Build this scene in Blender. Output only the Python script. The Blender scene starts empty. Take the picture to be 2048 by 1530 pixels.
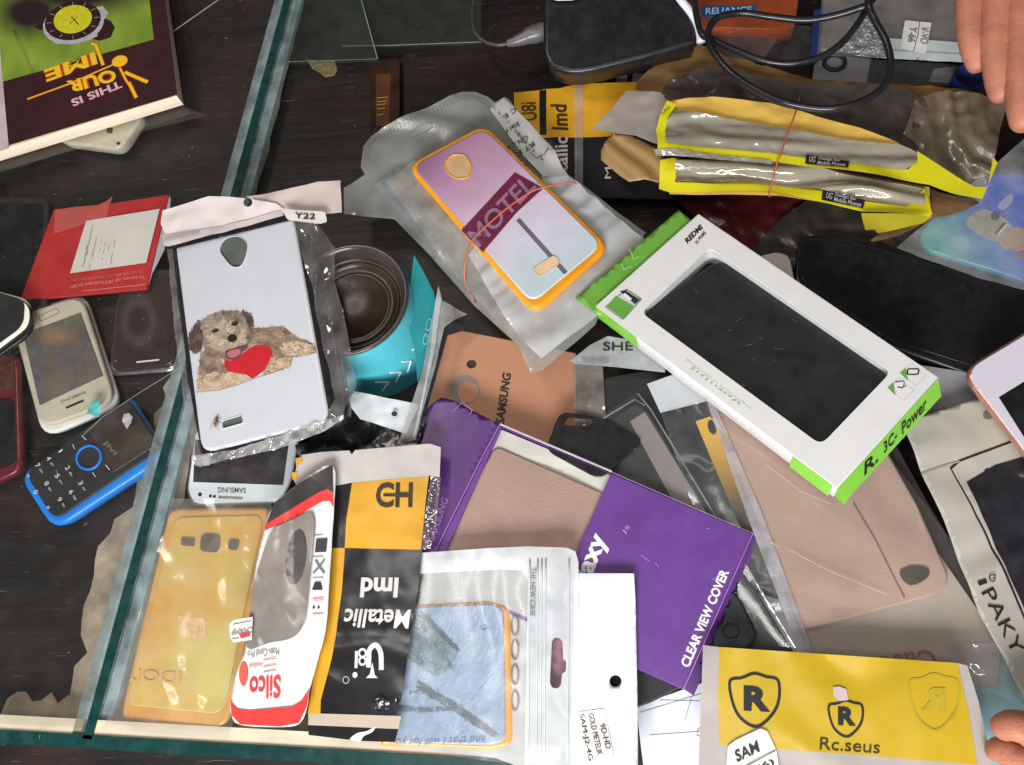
import bpy, bmesh, math, random
from mathutils import Vector, Matrix, noise
from mathutils.geometry import delaunay_2d_cdt
random.seed(7)
SC = bpy.context.scene
COL = SC.collection
# ------------------------------------------------------------------ camera
F = 1750.0; CU, CV = 1024.0, 765.0
NU, NV = 1300.0, 1400.0          # where straight down falls in the picture
HC = 50.0                        # camera height above the shelf, cm
_d = Vector((NU-CU, -(NV-CV), -F)).normalized()
_zw = -_d
_xw = Vector((1, 0, 0)); _xw = (_xw - _xw.dot(_zw)*_zw).normalized()
_yw = _zw.cross(_xw)
ROT = Matrix((_xw, _yw, _zw))    # camera -> world
cam_d = bpy.data.cameras.new('camera'); cam = bpy.data.objects.new('camera', cam_d); COL.objects.link(cam)
cam_d.sensor_width = 36; cam_d.lens = 36*F/2048; cam_d.clip_start = 0.01; cam_d.clip_end = 20
cam.matrix_world = Matrix.Translation((0, 0, HC*0.01)) @ ROT.to_4x4()
SC.camera = cam
SC.render.resolution_x = 1024; SC.render.resolution_y = 765
# ------------------------------------------------------------------ light
W = bpy.data.worlds.new('World'); SC.world = W; W.use_nodes = True
nt = W.node_tree; nt.nodes.clear()
wo = nt.nodes.new('ShaderNodeOutputWorld'); bg = nt.nodes.new('ShaderNodeBackground')
tc = nt.nodes.new('ShaderNodeTexCoord'); sx = nt.nodes.new('ShaderNodeSeparateXYZ')
rp = nt.nodes.new('ShaderNodeValToRGB')           # dim shop behind (+y), open street front (-y)
mr = nt.nodes.new('ShaderNodeMapRange'); mr.inputs['From Min'].default_value = -1; mr.inputs['From Max'].default_value = 1
nt.links.new(tc.outputs['Generated'], sx.inputs[0]); nt.links.new(sx.outputs['Y'], mr.inputs[0])
nt.links.new(mr.outputs[0], rp.inputs[0])
rp.color_ramp.elements[0].color = (0.62, 0.68, 0.78, 1); rp.color_ramp.elements[0].position = 0.1
rp.color_ramp.elements[1].color = (0.16, 0.14, 0.125, 1); rp.color_ramp.elements[1].position = 0.65
nt.links.new(rp.outputs[0], bg.inputs['Color']); bg.inputs['Strength'].default_value = 0.36
nt.links.new(bg.outputs[0], wo.inputs[0])
def area(name, loc, tgt, size, sy, power, col):
    l = bpy.data.lights.new(name, 'AREA'); l.shape = 'RECTANGLE'; l.size = size; l.size_y = sy
    l.energy = power; l.color = col
    o = bpy.data.objects.new(name, l); COL.objects.link(o); o.location = loc
    o.rotation_euler = (Vector(tgt)-Vector(loc)).to_track_quat('-Z', 'Y').to_euler()
    return o
area('daylight_opening', (-0.16, -0.74, 0.58), (-0.08, 0.12, 0.0), 0.62, 0.36, 20, (0.95, 0.98, 1.0))
area('added_sparkle_light', (-0.55, 0.65, 1.2), (-0.05, 0.2, 0), 0.25, 0.25, 3.2, (1.0, 0.90, 0.80))  # unseen small warm light, added for sparkling highlights on the plastics
area('added_streak_light', (-0.15, -0.12, 1.5), (-0.05, 0.05, 0), 1.3, 0.05, 5.0, (1.0, 0.97, 0.93))  # unseen narrow overhead light, added for streak glints on films and some fill
SC.view_settings.view_transform = 'Standard'; SC.view_settings.look = 'None'
SC.view_settings.exposure = 0.0; SC.view_settings.gamma = 1.0
SC.render.engine = 'CYCLES'
SC.cycles.transparent_max_bounces = 32; SC.cycles.max_bounces = 8
# ------------------------------------------------------------------ projection helpers (cm)
def ray(u, v):
    return ROT @ Vector((u-CU, -(v-CV), -F))
CAMP = Vector((0, 0, HC))
RT = ROT.transposed()
def proj(p):
    q = RT @ (p-CAMP)
    return (CU + q.x/(-q.z)*F, CV - q.y/(-q.z)*F)
def P(u, v, h):
    r = ray(u, v); t = (h-HC)/r.z
    return CAMP + r*t
class Pl:
    """a plane lying in the pile: flat at height h, or through three (u,v,h) points"""
    def __init__(s, a, b=None, c=None, world=None, ex=None):
        if world:
            A, B, C = world
        elif b is None:
            A, B, C = P(900, 900, a), P(1100, 900, a), P(900, 700, a)
        else:
            A, B, C = P(*a), P(*b), P(*c)
        n = (B-A).cross(C-A).normalized()
        if world is None and n.z < 0: n = -n
        s.n = n; s.o = A
        e = ex if ex is not None else Vector((1, 0, 0))
        s.x = (e - e.dot(n)*n).normalized(); s.y = n.cross(s.x)
    def l(s, u, v, z=0):
        r = ray(u, v); o = s.o + s.n*z
        t = (o-CAMP).dot(s.n)/r.dot(s.n); q = CAMP + r*t - s.o
        return (q.dot(s.x), q.dot(s.y))
    def w(s, x, y, z=0):
        return s.o + s.x*x + s.y*y + s.n*z
    def L(s, pts, z=0):
        return [s.l(u, v, z) for u, v in pts]
# ------------------------------------------------------------------ 2D tools (cm)
def areap(p):
    return 0.5*sum(p[i][0]*p[(i+1) % len(p)][1]-p[(i+1) % len(p)][0]*p[i][1] for i in range(len(p)))
def ccw(p):
    return list(p) if areap(p) > 0 else list(reversed(p))
def rnd(p, r, n=5):
    out = []; m = len(p)
    for i in range(m):
        ri = r[i] if isinstance(r, (list, tuple)) else r
        a, b, c = Vector(p[i-1]), Vector(p[i]), Vector(p[(i+1) % m])
        e1, e2 = a-b, c-b
        if ri <= 0 or e1.length < 1e-6 or e2.length < 1e-6: out.append(tuple(b)); continue
        d = min(ri, e1.length*0.45, e2.length*0.45)
        s, t = b+e1.normalized()*d, b+e2.normalized()*d
        for k in range(n+1):
            q = k/n; out.append(tuple(s*(1-q)**2 + b*(2*q*(1-q)) + t*q*q))
    return out
def cat(p, n=6, closed=True):
    m = len(p); out = []
    R = range(m) if closed else range(m-1)
    for i in R:
        if closed: a, b, c, d = [Vector(p[(i+k) % m]) for k in (-1, 0, 1, 2)]
        else: a, b, c, d = [Vector(p[min(max(i+k, 0), m-1)]) for k in (-1, 0, 1, 2)]
        for k in range(n):
            t = k/n
            out.append(tuple(0.5*((2*b)+(c-a)*t+(2*a-5*b+4*c-d)*t*t+(3*b-a-3*c+d)*t*t*t)))
    if not closed: out.append(tuple(p[-1]))
    return out
def inset(p, d):
    m = len(p); out = []
    for i in range(m):
        a, b, c = Vector(p[i-1]), Vector(p[i]), Vector(p[(i+1) % m])
        e1, e2 = (b-a), (c-b)
        if e1.length < 1e-7: e1 = e2
        if e2.length < 1e-7: e2 = e1
        e1.normalize(); e2.normalize()
        n1, n2 = Vector((-e1.y, e1.x)), Vector((-e2.y, e2.x))
        nn = n1+n2
        if nn.length < 1e-6: nn = n1
        nn.normalize(); k = 1/max(0.5, nn.dot(n1))
        out.append(tuple(b+nn*d*k))
    return out
def inside(x, y, p):
    c = False; j = len(p)-1
    for i in range(len(p)):
        if (p[i][1] > y) != (p[j][1] > y) and x < (p[j][0]-p[i][0])*(y-p[i][1])/(p[j][1]-p[i][1])+p[i][0]: c = not c
        j = i
    return c
def dens(p, res):
    out = []
    for i in range(len(p)):
        a, b = Vector(p[i]), Vector(p[(i+1) % len(p)])
        n = max(1, int((b-a).length/res))
        for k in range(n): out.append(tuple(a.lerp(b, k/n)))
    return out
def tri(p, holes=(), res=None):
    """triangulate outline with holes, interior grid of spacing res"""
    P2 = dens(p, res) if res else list(p)
    pts = list(P2); edges = [(i, (i+1) % len(P2)) for i in range(len(P2))]
    HH = []
    for h in holes:
        hh = dens(h, res) if res else list(h); b = len(pts); HH.append(hh)
        pts += hh; edges += [(b+i, b+(i+1) % len(hh)) for i in range(len(hh))]
    if res:
        x0, x1 = min(q[0] for q in P2), max(q[0] for q in P2); y0, y1 = min(q[1] for q in P2), max(q[1] for q in P2)
        nx, ny = int((x1-x0)/res)+1, int((y1-y0)/res)+1
        for j in range(1, ny):
            for i in range(1, nx):
                x, y = x0+(i+0.5*(j % 2))*res, y0+j*res
                if inside(x, y, P2) and not any(inside(x, y, h) for h in HH): pts.append((x, y))
    vs, es, fs, _, _, _ = delaunay_2d_cdt([Vector(q) for q in pts], edges, [], 0, 1e-5)
    F2 = []
    for f in fs:
        cx = sum(vs[i].x for i in f)/len(f); cy = sum(vs[i].y for i in f)/len(f)
        if inside(cx, cy, P2) and not any(inside(cx, cy, h) for h in HH):
            if (vs[f[1]]-vs[f[0]]).cross(vs[f[2]]-vs[f[0]]) < 0: f = list(reversed(f))
            F2.append(tuple(f))
    return [tuple(v) for v in vs], F2
# ------------------------------------------------------------------ bumps (x,y cm -> dz cm)
def crum(amp, sc=0.35, seed=0, ridge=0.6):
    def f(x, y):
        a = noise.noise(Vector((x*sc, y*sc, seed*3.7)))
        b = 1-2*abs(noise.noise(Vector((x*sc*1.7+5, y*sc*1.7, seed*1.9+9))))
        return amp*(a*(1-ridge)+(b-0.6)*ridge)
    return f
def folds(amp, ang, wl, seed=0, warp=0.8):
    c, s = math.cos(ang), math.sin(ang)
    def f(x, y):
        q = (x*c+y*s)/wl + warp*noise.noise(Vector((x*0.2, y*0.2, seed)))
        return amp*(noise.noise(Vector((q*2, (-x*s+y*c)*0.06, seed+3))))*1.6
    return f
def addf(*fs): return lambda x, y: sum(f(x, y) for f in fs)
# ------------------------------------------------------------------ objects
WL = {}
def mk(name, verts, faces, mat, parent=None, smooth=True, cols=None, label=None):
    me = bpy.data.meshes.new(name)
    if parent is None:
        c = Vector((0, 0, 0))
        for v in verts: c += v
        c /= max(1, len(verts)); c.z = min(v.z for v in verts)
    else: c = WL[parent.name]
    me.from_pydata([((v-c)*0.01)[:] for v in verts], [], faces)
    if smooth: me.polygons.foreach_set('use_smooth', [True]*len(me.polygons))
    me.materials.append(mat)
    if cols:
        ca = me.color_attributes.new('Col', 'FLOAT_COLOR', 'POINT')
        for i, k in enumerate(cols): ca.data[i].color = (k[0], k[1], k[2], 1)
    me.update()
    o = bpy.data.objects.new(name, me); COL.objects.link(o)
    if parent is None: o.location = (c*0.01)[:]
    else: o.parent = parent
    WL[o.name] = c
    if label: o['label'] = label
    return o
def thing(name, label, catg, at, group=None):
    o = bpy.data.objects.new(name, None); COL.objects.link(o); o.empty_display_size = 0.01
    c = P(*at); o.location = (c*0.01)[:]; WL[o.name] = c
    o['label'] = label; o['category'] = catg
    if group: o['group'] = group
    return o
def tag(o, label, catg, group=None):
    o['label'] = label; o['category'] = catg
    if group: o['group'] = group
    return o
def sheet(name, pl, pts, mat, parent=None, z=0, bump=None, res=0.4, holes=(), r=0, colf=None, thick=0, px=True, label=None):
    p = pl.L(pts) if px else list(pts)
    hs = [pl.L(h) if px else h for h in holes]
    if r: p = rnd(p, r)
    p = ccw(p)
    vs, fs = tri(p, hs, res if (bump or colf) else None)
    V = [pl.w(x, y, z+(bump(x, y) if bump else 0)) for x, y in vs]
    cols = [colf(*proj(v)) for v in V] if colf else None
    if thick:
        n = len(V); V += [v-pl.n*thick for v in V]; F2 = list(fs)+[tuple(reversed([i+n for i in f])) for f in fs]
        ec = {}
        for f in fs:
            for i in range(3):
                a, b = f[i], f[(i+1) % 3]; ec[(a, b)] = 1
        for (a, b) in ec:
            if (b, a) not in ec: F2.append((b, a, a+n, b+n))
        fs = F2
        if cols: cols = cols+cols
    return mk(name, V, fs, mat, parent, cols=cols, label=label, smooth=bool(bump))
def slab(name, pl, pts, thick, mat, parent=None, z=0, bev=0.06, r=0.0, holes=(), hr=0.0, colf=None, dome=0, px=True, nb=3, label=None, bump=None, res=0.5):
    p = pl.L(pts) if px else list(pts)
    if r: p = rnd(p, r)
    p = ccw(p)
    hs = []
    for h in holes:
        q = pl.L(h) if px else list(h)
        if hr: q = rnd(q, hr)
        hs.append(ccw(q))
    V = []; Fc = []; n = len(p)
    rings = [(0, z-thick+bev*0.6, bev*0.6), (0, z-bev, 0)]
    for k in range(1, nb+1):
        a = k/nb*math.pi/2; rings.append((0, z-bev+bev*math.sin(a), bev*(1-math.cos(a))))
    rg = []
    for (_, zz, ins) in rings:
        q = inset(p, ins) if ins else p
        rg.append(len(V)); V += [pl.w(x, y, zz) for x, y in q]; last = q
    q0 = inset(p, bev*0.6)
    rb = len(V); V += [pl.w(x, y, z-thick) for x, y in inset(p, bev*1.2)]
    for a, b in [(rb, rg[0])]+list(zip(rg[:-1], rg[1:])):
        for i in range(n):
            j = (i+1) % n; Fc.append((a+i, a+j, b+j, b+i))
    Fc.append(tuple(reversed([rb+i for i in range(n)]))) if not hs else None
    vs, fs = tri(last, hs, res if (bump or dome or colf) else None)
    b0 = len(V)
    cx = sum(q[0] for q in last)/n; cy = sum(q[1] for q in last)/n
    R2 = max((q[0]-cx)**2+(q[1]-cy)**2 for q in last)
    def top(x, y):
        return z+(bump(x, y) if bump else 0)+(dome*(1-((x-cx)**2+(y-cy)**2)/R2) if dome else 0)
    V += [pl.w(x, y, top(x, y)) for x, y in vs]
    Fc += [tuple(i+b0 for i in f) for f in fs]
    for h in hs:
        hb = len(V); m = len(h)
        V += [pl.w(x, y, z) for x, y in h]+[pl.w(x, y, z-thick*0.95) for x, y in h]
        for i in range(m):
            j = (i+1) % m; Fc.append((hb+j, hb+i, hb+m+i, hb+m+j))
    if hs:
        vs2, fs2 = tri(inset(p, bev*1.2), hs)
        b2 = len(V); V += [pl.w(x, y, z-thick*0.95) for x, y in vs2]; Fc += [tuple(reversed([i+b2 for i in f])) for f in fs2]
    cols = [colf(*proj(v)) for v in V] if colf else None
    o = mk(name, V, Fc, mat, parent, cols=cols, label=label, smooth=True)
    try:
        me = o.data
        me.set_sharp_from_angle(angle=math.radians(50))
    except Exception: pass
    return o
def tube(name, pts, r, mat, parent=None, n=10, closed=False, rs=None, cap=True):
    m = len(pts); V = []; Fc = []
    prev = None
    for i in range(m):
        a = pts[(i-1) % m] if closed or i > 0 else pts[0]; b = pts[(i+1) % m] if closed or i < m-1 else pts[-1]
        t = (b-a).normalized()
        if prev is None:
            u = t.orthogonal().normalized()
        else:
            u = (prev-prev.dot(t)*t).normalized()
        prev = u; w = t.cross(u); ri = rs[i] if rs else r
        for k in range(n):
            q = 2*math.pi*k/n; V.append(pts[i]+(u*math.cos(q)+w*math.sin(q))*ri)
    for i in range(m if closed else m-1):
        j = (i+1) % m
        for k in range(n):
            l = (k+1) % n; Fc.append((i*n+k, i*n+l, j*n+l, j*n+k))
    if cap and not closed:
        Fc.append(tuple(reversed(range(n)))); Fc.append(tuple((m-1)*n+k for k in range(n)))
    return mk(name, V, Fc, mat, parent)
def pathpx(pts, n=6):
    """pts (u,v,h) -> smooth world path"""
    return [Vector(q) for q in cat([P(*q)[:] for q in pts], n, closed=False)]
def line(name, pl, pts, wpx, mat, parent, z=0.02, bump=None, res=0.4, closed=False, px=True):
    """printed line of width wpx pixels (~) following a polyline on the plane"""
    p = [Vector(q) for q in (pl.L(pts) if px else pts)]
    w = wpx*0.0135; V = []; Fc = []
    m = len(p)
    for i in range(m):
        a = p[(i-1) % m] if closed or i else p[0]; b = p[(i+1) % m] if closed or i < m-1 else p[-1]
        t = (b-a); t = t.normalized() if t.length > 1e-9 else Vector((1, 0)); nn = Vector((-t.y, t.x))*w
        for q in (p[i]+nn, p[i]-nn): V.append(pl.w(q.x, q.y, z+(bump(q.x, q.y) if bump else 0)))
    for i in range(m if closed else m-1):
        j = (i+1) % m; Fc.append((2*i+1, 2*j+1, 2*j, 2*i))
    return mk(name, V, Fc, mat, parent, smooth=False)
def ell(cu, cv, a, b, ang=0, n=24):
    c, s = math.cos(ang), math.sin(ang)
    return [(cu+a*math.cos(t)*c-b*math.sin(t)*s, cv+a*math.cos(t)*s+b*math.sin(t)*c) for t in [2*math.pi*k/n for k in range(n)]]
_tc = {}
def text(s, pl, p0, p1, pu, mat, parent, z=0.02, bold=0.0, bump=None, shear=0, name='lettering', sub=None):
    """lettering whose box runs p0->p1 along the line and p0->pu upward (pixels), laid on the plane"""
    cu = bpy.data.curves.new('t', 'FONT'); cu.body = s; cu.size = 1; cu.offset = bold; cu.resolution_u = 3; cu.shear = shear
    o = bpy.data.objects.new('t', cu); COL.objects.link(o); bpy.context.view_layer.update()
    me = o.to_mesh(); bm = bmesh.new(); bm.from_mesh(me); o.to_mesh_clear()
    bpy.data.objects.remove(o); bpy.data.curves.remove(cu)
    bmesh.ops.triangulate(bm, faces=bm.faces[:])
    A, B, U = [Vector(pl.l(*q)) for q in (p0, p1, pu)]
    xs = [v.co.x for v in bm.verts]; ys = [v.co.y for v in bm.verts]
    x0, x1, y0, y1 = min(xs), max(xs), min(ys), max(ys)
    for v in bm.verts:
        q = A+(B-A)*((v.co.x-x0)/(x1-x0))+(U-A)*((v.co.y-y0)/(y1-y0)); v.co = (q.x, q.y, 0)
    if bump:
        for _ in range(4):
            e = [e for e in bm.edges if e.calc_length() > 0.35]
            if not e: break
            bmesh.ops.subdivide_edges(bm, edges=e, cuts=1)
            bmesh.ops.triangulate(bm, faces=[f for f in bm.faces if len(f.verts) > 3])
    bm.verts.index_update()
    V = [pl.w(v.co.x, v.co.y, z+(bump(v.co.x, v.co.y) if bump else 0)) for v in bm.verts]
    Fc = [tuple(v.index for v in f.verts) for f in bm.faces]; bm.free()
    return mk(name, V, Fc, mat, parent, smooth=False)
# ------------------------------------------------------------------ materials
def S(r, g, b):
    f = lambda c: (c/255/12.92) if c/255 <= 0.04045 else ((c/255+0.055)/1.055)**2.4
    return (f(r), f(g), f(b))
def N(nt, t, **k):
    n = nt.nodes.new(t)
    for a, b in k.items():
        if a in n.inputs: n.inputs[a].default_value = b
        else: setattr(n, a, b)
    return n
_mc = {}
def mat(key, col=None, rough=0.45, metal=0, var=0.12, vs=0.6, bump=0.0, bs=8.0, coat=0, attr=False, trans=0, dust=0.0, sss=0, stretch=None, spec=0.5, wr=0.0, wrs=0.9, ior=1.45):
    if key in _mc: return _mc[key]
    m = bpy.data.materials.new(key); m.use_nodes = True; t = m.node_tree; b = t.nodes['Principled BSDF']
    tcn = N(t, 'ShaderNodeTexCoord'); mp = N(t, 'ShaderNodeMapping'); t.links.new(tcn.outputs['Object'], mp.inputs[0])
    mp.inputs['Scale'].default_value = [100*(stretch[i] if stretch else 1) for i in range(3)]
    n1 = N(t, 'ShaderNodeTexNoise', Scale=vs, Detail=6.0, Roughness=0.6); t.links.new(mp.outputs[0], n1.inputs['Vector'])
    mx = N(t, 'ShaderNodeMix', data_type='RGBA', blend_type='MULTIPLY'); mx.inputs['Factor'].default_value = 1
    if attr:
        at = N(t, 'ShaderNodeAttribute', attribute_name='Col'); t.links.new(at.outputs['Color'], mx.inputs[6])
    else: mx.inputs[6].default_value = (*col, 1)
    mr1 = N(t, 'ShaderNodeMapRange'); mr1.inputs['From Min'].default_value = 0.3; mr1.inputs['From Max'].default_value = 0.7
    mr1.inputs['To Min'].default_value = 1-var; mr1.inputs['To Max'].default_value = 1+var
    t.links.new(n1.outputs['Fac'], mr1.inputs[0]); t.links.new(mr1.outputs[0], mx.inputs[7])
    out = mx.outputs[2]
    if dust:
        n2 = N(t, 'ShaderNodeTexNoise', Scale=1.1, Detail=8.0, Roughness=0.75); t.links.new(mp.outputs[0], n2.inputs['Vector'])
        r2 = N(t, 'ShaderNodeMapRange'); r2.inputs['From Min'].default_value = 0.48; r2.inputs['From Max'].default_value = 0.8; r2.inputs['To Max'].default_value = dust*0.45
        t.links.new(n2.outputs['Fac'], r2.inputs[0])
        m2 = N(t, 'ShaderNodeMix', data_type='RGBA'); m2.inputs[7].default_value = (0.36, 0.32, 0.28, 1)
        t.links.new(r2.outputs[0], m2.inputs['Factor']); t.links.new(out, m2.inputs[6]); out = m2.outputs[2]
    t.links.new(out, b.inputs['Base Color'])
    n3 = N(t, 'ShaderNodeTexNoise', Scale=1.7, Detail=4.0); t.links.new(mp.outputs[0], n3.inputs['Vector'])
    r3 = N(t, 'ShaderNodeMapRange'); r3.inputs['To Min'].default_value = max(0.03, rough*0.6); r3.inputs['To Max'].default_value = min(1, rough*1.4)
    t.links.new(n3.outputs['Fac'], r3.inputs[0]); t.links.new(r3.outputs[0], b.inputs['Roughness'])
    b.inputs['Metallic'].default_value = metal; b.inputs['Coat Weight'].default_value = coat; b.inputs['Coat Roughness'].default_value = 0.12
    b.inputs['Specular IOR Level'].default_value = spec; b.inputs['Transmission Weight'].default_value = trans; b.inputs['IOR'].default_value = ior
    if sss:
        b.inputs['Subsurface Weight'].default_value = sss; b.inputs['Subsurface Radius'].default_value = (0.01, 0.004, 0.002); b.inputs['Subsurface Scale'].default_value = 0.4
    last = None
    if bump:
        n4 = N(t, 'ShaderNodeTexNoise', Scale=bs, Detail=5.0); t.links.new(mp.outputs[0], n4.inputs['Vector'])
        bp = N(t, 'ShaderNodeBump'); bp.inputs['Strength'].default_value = bump; bp.inputs['Distance'].default_value = 0.0006
        t.links.new(n4.outputs['Fac'], bp.inputs['Height']); last = bp
    if wr: last = wrinkle(t, mp, wr, wrs, last)
    if last: t.links.new(last.outputs[0], b.inputs['Normal'])
    _mc[key] = m; return m
def wrinkle(t, mp, strength, sc, prev=None):
    """crease network of crumpled film"""
    nd = N(t, 'ShaderNodeTexNoise', Scale=sc*0.8, Detail=2.0); t.links.new(mp.outputs[0], nd.inputs['Vector'])
    va = N(t, 'ShaderNodeVectorMath', operation='MULTIPLY_ADD'); va.inputs[1].default_value = (1.6, 1.6, 1.6)
    t.links.new(nd.outputs['Color'], va.inputs[0]); t.links.new(mp.outputs[0], va.inputs[2])
    vo = N(t, 'ShaderNodeTexVoronoi', feature='DISTANCE_TO_EDGE', Scale=sc*0.33); t.links.new(va.outputs[0], vo.inputs['Vector'])
    cr = N(t, 'ShaderNodeMapRange'); cr.inputs['From Max'].default_value = 0.22; cr.interpolation_type = 'SMOOTHSTEP'
    t.links.new(vo.outputs['Distance'], cr.inputs[0])
    n2 = N(t, 'ShaderNodeTexNoise', Scale=sc*0.5, Detail=2.5, Roughness=0.45); t.links.new(mp.outputs[0], n2.inputs['Vector'])
    ad = N(t, 'ShaderNodeMath', operation='MULTIPLY_ADD'); ad.inputs[1].default_value = 2.2
    t.links.new(n2.outputs['Fac'], ad.inputs[0]); t.links.new(cr.outputs[0], ad.inputs[2])
    bp = N(t, 'ShaderNodeBump'); bp.inputs['Strength'].default_value = min(1, strength); bp.inputs['Distance'].default_value = 0.00045*max(0.5, strength)
    t.links.new(ad.outputs[0], bp.inputs['Height'])
    if prev: t.links.new(prev.outputs[0], bp.inputs['Normal'])
    return bp
def film(key, milk=0.1, tint=(0.95, 0.95, 0.95), mcol=(0.75, 0.76, 0.76), gloss=0.12, wr=1.0, wrs=0.9, rough=0.1, var=0.5, stretch=None):
    """clear or milky plastic film: lets light straight through, scatters a little, glints on its creases"""
    if key in _mc: return _mc[key]
    m = bpy.data.materials.new(key); m.use_nodes = True; t = m.node_tree; t.nodes.clear()
    o = N(t, 'ShaderNodeOutputMaterial'); tcn = N(t, 'ShaderNodeTexCoord'); mp = N(t, 'ShaderNodeMapping')
    mp.inputs['Scale'].default_value = [100*(stretch[i] if stretch else 1) for i in range(3)]; t.links.new(tcn.outputs['Object'], mp.inputs[0])
    tr = N(t, 'ShaderNodeBsdfTransparent'); tr.inputs[0].default_value = (*tint, 1)
    df = N(t, 'ShaderNodeBsdfDiffuse'); df.inputs[0].default_value = (*mcol, 1)
    tl = N(t, 'ShaderNodeBsdfTranslucent'); tl.inputs[0].default_value = (*mcol, 1)
    dm = N(t, 'ShaderNodeMixShader'); dm.inputs[0].default_value = 0.3; t.links.new(df.outputs[0], dm.inputs[1]); t.links.new(tl.outputs[0], dm.inputs[2])
    n = N(t, 'ShaderNodeTexNoise', Scale=0.7, Detail=5.0); t.links.new(mp.outputs[0], n.inputs['Vector'])
    r = N(t, 'ShaderNodeMapRange'); r.inputs['From Min'].default_value = 0.3; r.inputs['From Max'].default_value = 0.7
    r.inputs['To Min'].default_value = milk*(1-var); r.inputs['To Max'].default_value = min(1, milk*(1+var)); t.links.new(n.outputs['Fac'], r.inputs[0])
    m1 = N(t, 'ShaderNodeMixShader'); t.links.new(r.outputs[0], m1.inputs[0]); t.links.new(tr.outputs[0], m1.inputs[1]); t.links.new(dm.outputs[0], m1.inputs[2])
    gl = N(t, 'ShaderNodeBsdfGlossy', Roughness=rough); gl.inputs[0].default_value = (1, 1, 1, 1)
    lw = N(t, 'ShaderNodeLayerWeight', Blend=0.5)
    pw = N(t, 'ShaderNodeMath', operation='POWER'); pw.inputs[1].default_value = 4.0; t.links.new(lw.outputs['Facing'], pw.inputs[0])
    g2 = N(t, 'ShaderNodeMath', operation='MULTIPLY_ADD'); g2.inputs[1].default_value = 0.7; g2.inputs[2].default_value = 0.03+gloss*0.5; t.links.new(pw.outputs[0], g2.inputs[0])
    bp = wrinkle(t, mp, wr, wrs); 
    for x in (gl, lw, df): t.links.new(bp.outputs[0], x.inputs['Normal'])
    m2 = N(t, 'ShaderNodeMixShader'); t.links.new(g2.outputs[0], m2.inputs[0]); t.links.new(m1.outputs[0], m2.inputs[1]); t.links.new(gl.outputs[0], m2.inputs[2])
    t.links.new(m2.outputs[0], o.inputs[0]); _mc[key] = m; return m
def woodmat():
    m = bpy.data.materials.new('painted_wood'); m.use_nodes = True; t = m.node_tree; b = t.nodes['Principled BSDF']
    tcn = N(t, 'ShaderNodeTexCoord')
    def nz(sx, sy, sc, det, rg=0.6):
        mp = N(t, 'ShaderNodeMapping'); mp.inputs['Scale'].default_value = (sx*100, sy*100, 100); t.links.new(tcn.outputs['Object'], mp.inputs[0])
        n = N(t, 'ShaderNodeTexNoise', Scale=sc, Detail=det, Roughness=rg); t.links.new(mp.outputs[0], n.inputs['Vector']); return n
    g = nz(0.12, 1.6, 1.0, 8); big = nz(0.25, 0.25, 0.6, 6); sc = nz(0.35, 7.0, 1.0, 4, 0.7); blot = nz(0.5, 0.9, 0.55, 9, 0.72)
    rp = N(t, 'ShaderNodeValToRGB'); rp.color_ramp.elements[0].color = (0.008, 0.007, 0.007, 1); rp.color_ramp.elements[1].color = (0.021, 0.017, 0.016, 1)
    rp.color_ramp.elements[0].position = 0.35; rp.color_ramp.elements[1].position = 0.75; t.links.new(g.outputs['Fac'], rp.inputs[0])
    def over(src, fac, lo, hi, col, amt):
        r = N(t, 'ShaderNodeMapRange'); r.inputs['From Min'].default_value = lo; r.inputs['From Max'].default_value = hi; r.inputs['To Max'].default_value = amt
        t.links.new(fac.outputs['Fac'], r.inputs[0]); x = N(t, 'ShaderNodeMix', data_type='RGBA'); x.inputs[7].default_value = (*col, 1)
        t.links.new(r.outputs[0], x.inputs['Factor']); t.links.new(src, x.inputs[6]); return x.outputs[2]
    c = over(rp.outputs[0], big, 0.45, 0.7, (0.042, 0.019, 0.014), 0.7)
    c = over(c, sc, 0.62, 0.78, (0.30, 0.26, 0.22), 0.6)
    sc2 = nz(0.5, 14.0, 1.0, 3, 0.6); c = over(c, sc2, 0.68, 0.76, (0.40, 0.36, 0.32), 0.55)
    ch = nz(2.2, 3.2, 1.0, 5, 0.7); c = over(c, ch, 0.70, 0.76, (0.34, 0.32, 0.28), 0.6)
    c = over(c, blot, 0.66, 0.78, (0.26, 0.22, 0.15), 0.6)
    t.links.new(c, b.inputs['Base Color']); b.inputs['Roughness'].default_value = 0.4; b.inputs['Specular IOR Level'].default_value = 0.35
    bp = N(t, 'ShaderNodeBump'); bp.inputs['Strength'].default_value = 0.5; bp.inputs['Distance'].default_value = 0.0006; t.links.new(g.outputs['Fac'], bp.inputs['Height']); t.links.new(bp.outputs[0], b.inputs['Normal'])
    return m
BLK = mat('black_plastic', (0.012, 0.011, 0.012), 0.28, var=0.3, dust=0.06)
BLKM = mat('black_soft_plastic', (0.018, 0.017, 0.018), 0.5, var=0.3, dust=0.08, bump=0.2, bs=20)
BLKG = mat('dark_screen_glass', (0.012, 0.011, 0.012), 0.10, var=0.4, dust=0.10, vs=0.4)
INK = mat('black_ink', (0.012, 0.011, 0.012), 0.5, var=0.1)
INKW = mat('white_ink', S(225, 222, 220), 0.5, var=0.05)
PAP = mat('white_paper', S(224, 222, 222), 0.55, var=0.04, bump=0.15)
LBL = mat('label_paper', S(214, 208, 200), 0.5, var=0.05)
SIL = mat('silver_metal', (0.62, 0.62, 0.62), 0.25, metal=1, var=0.1)
CREAM = mat('page_edges', S(225, 205, 180), 0.8, var=0.10, stretch=(0.2, 0.2, 9), bump=0.4, bs=4)
PRT = mat('colour_print', rough=0.35, attr=True, var=0.06)
PRTG = mat('glossy_colour_print', rough=0.18, attr=True, var=0.06, wr=0.25, wrs=0.4)
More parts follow.
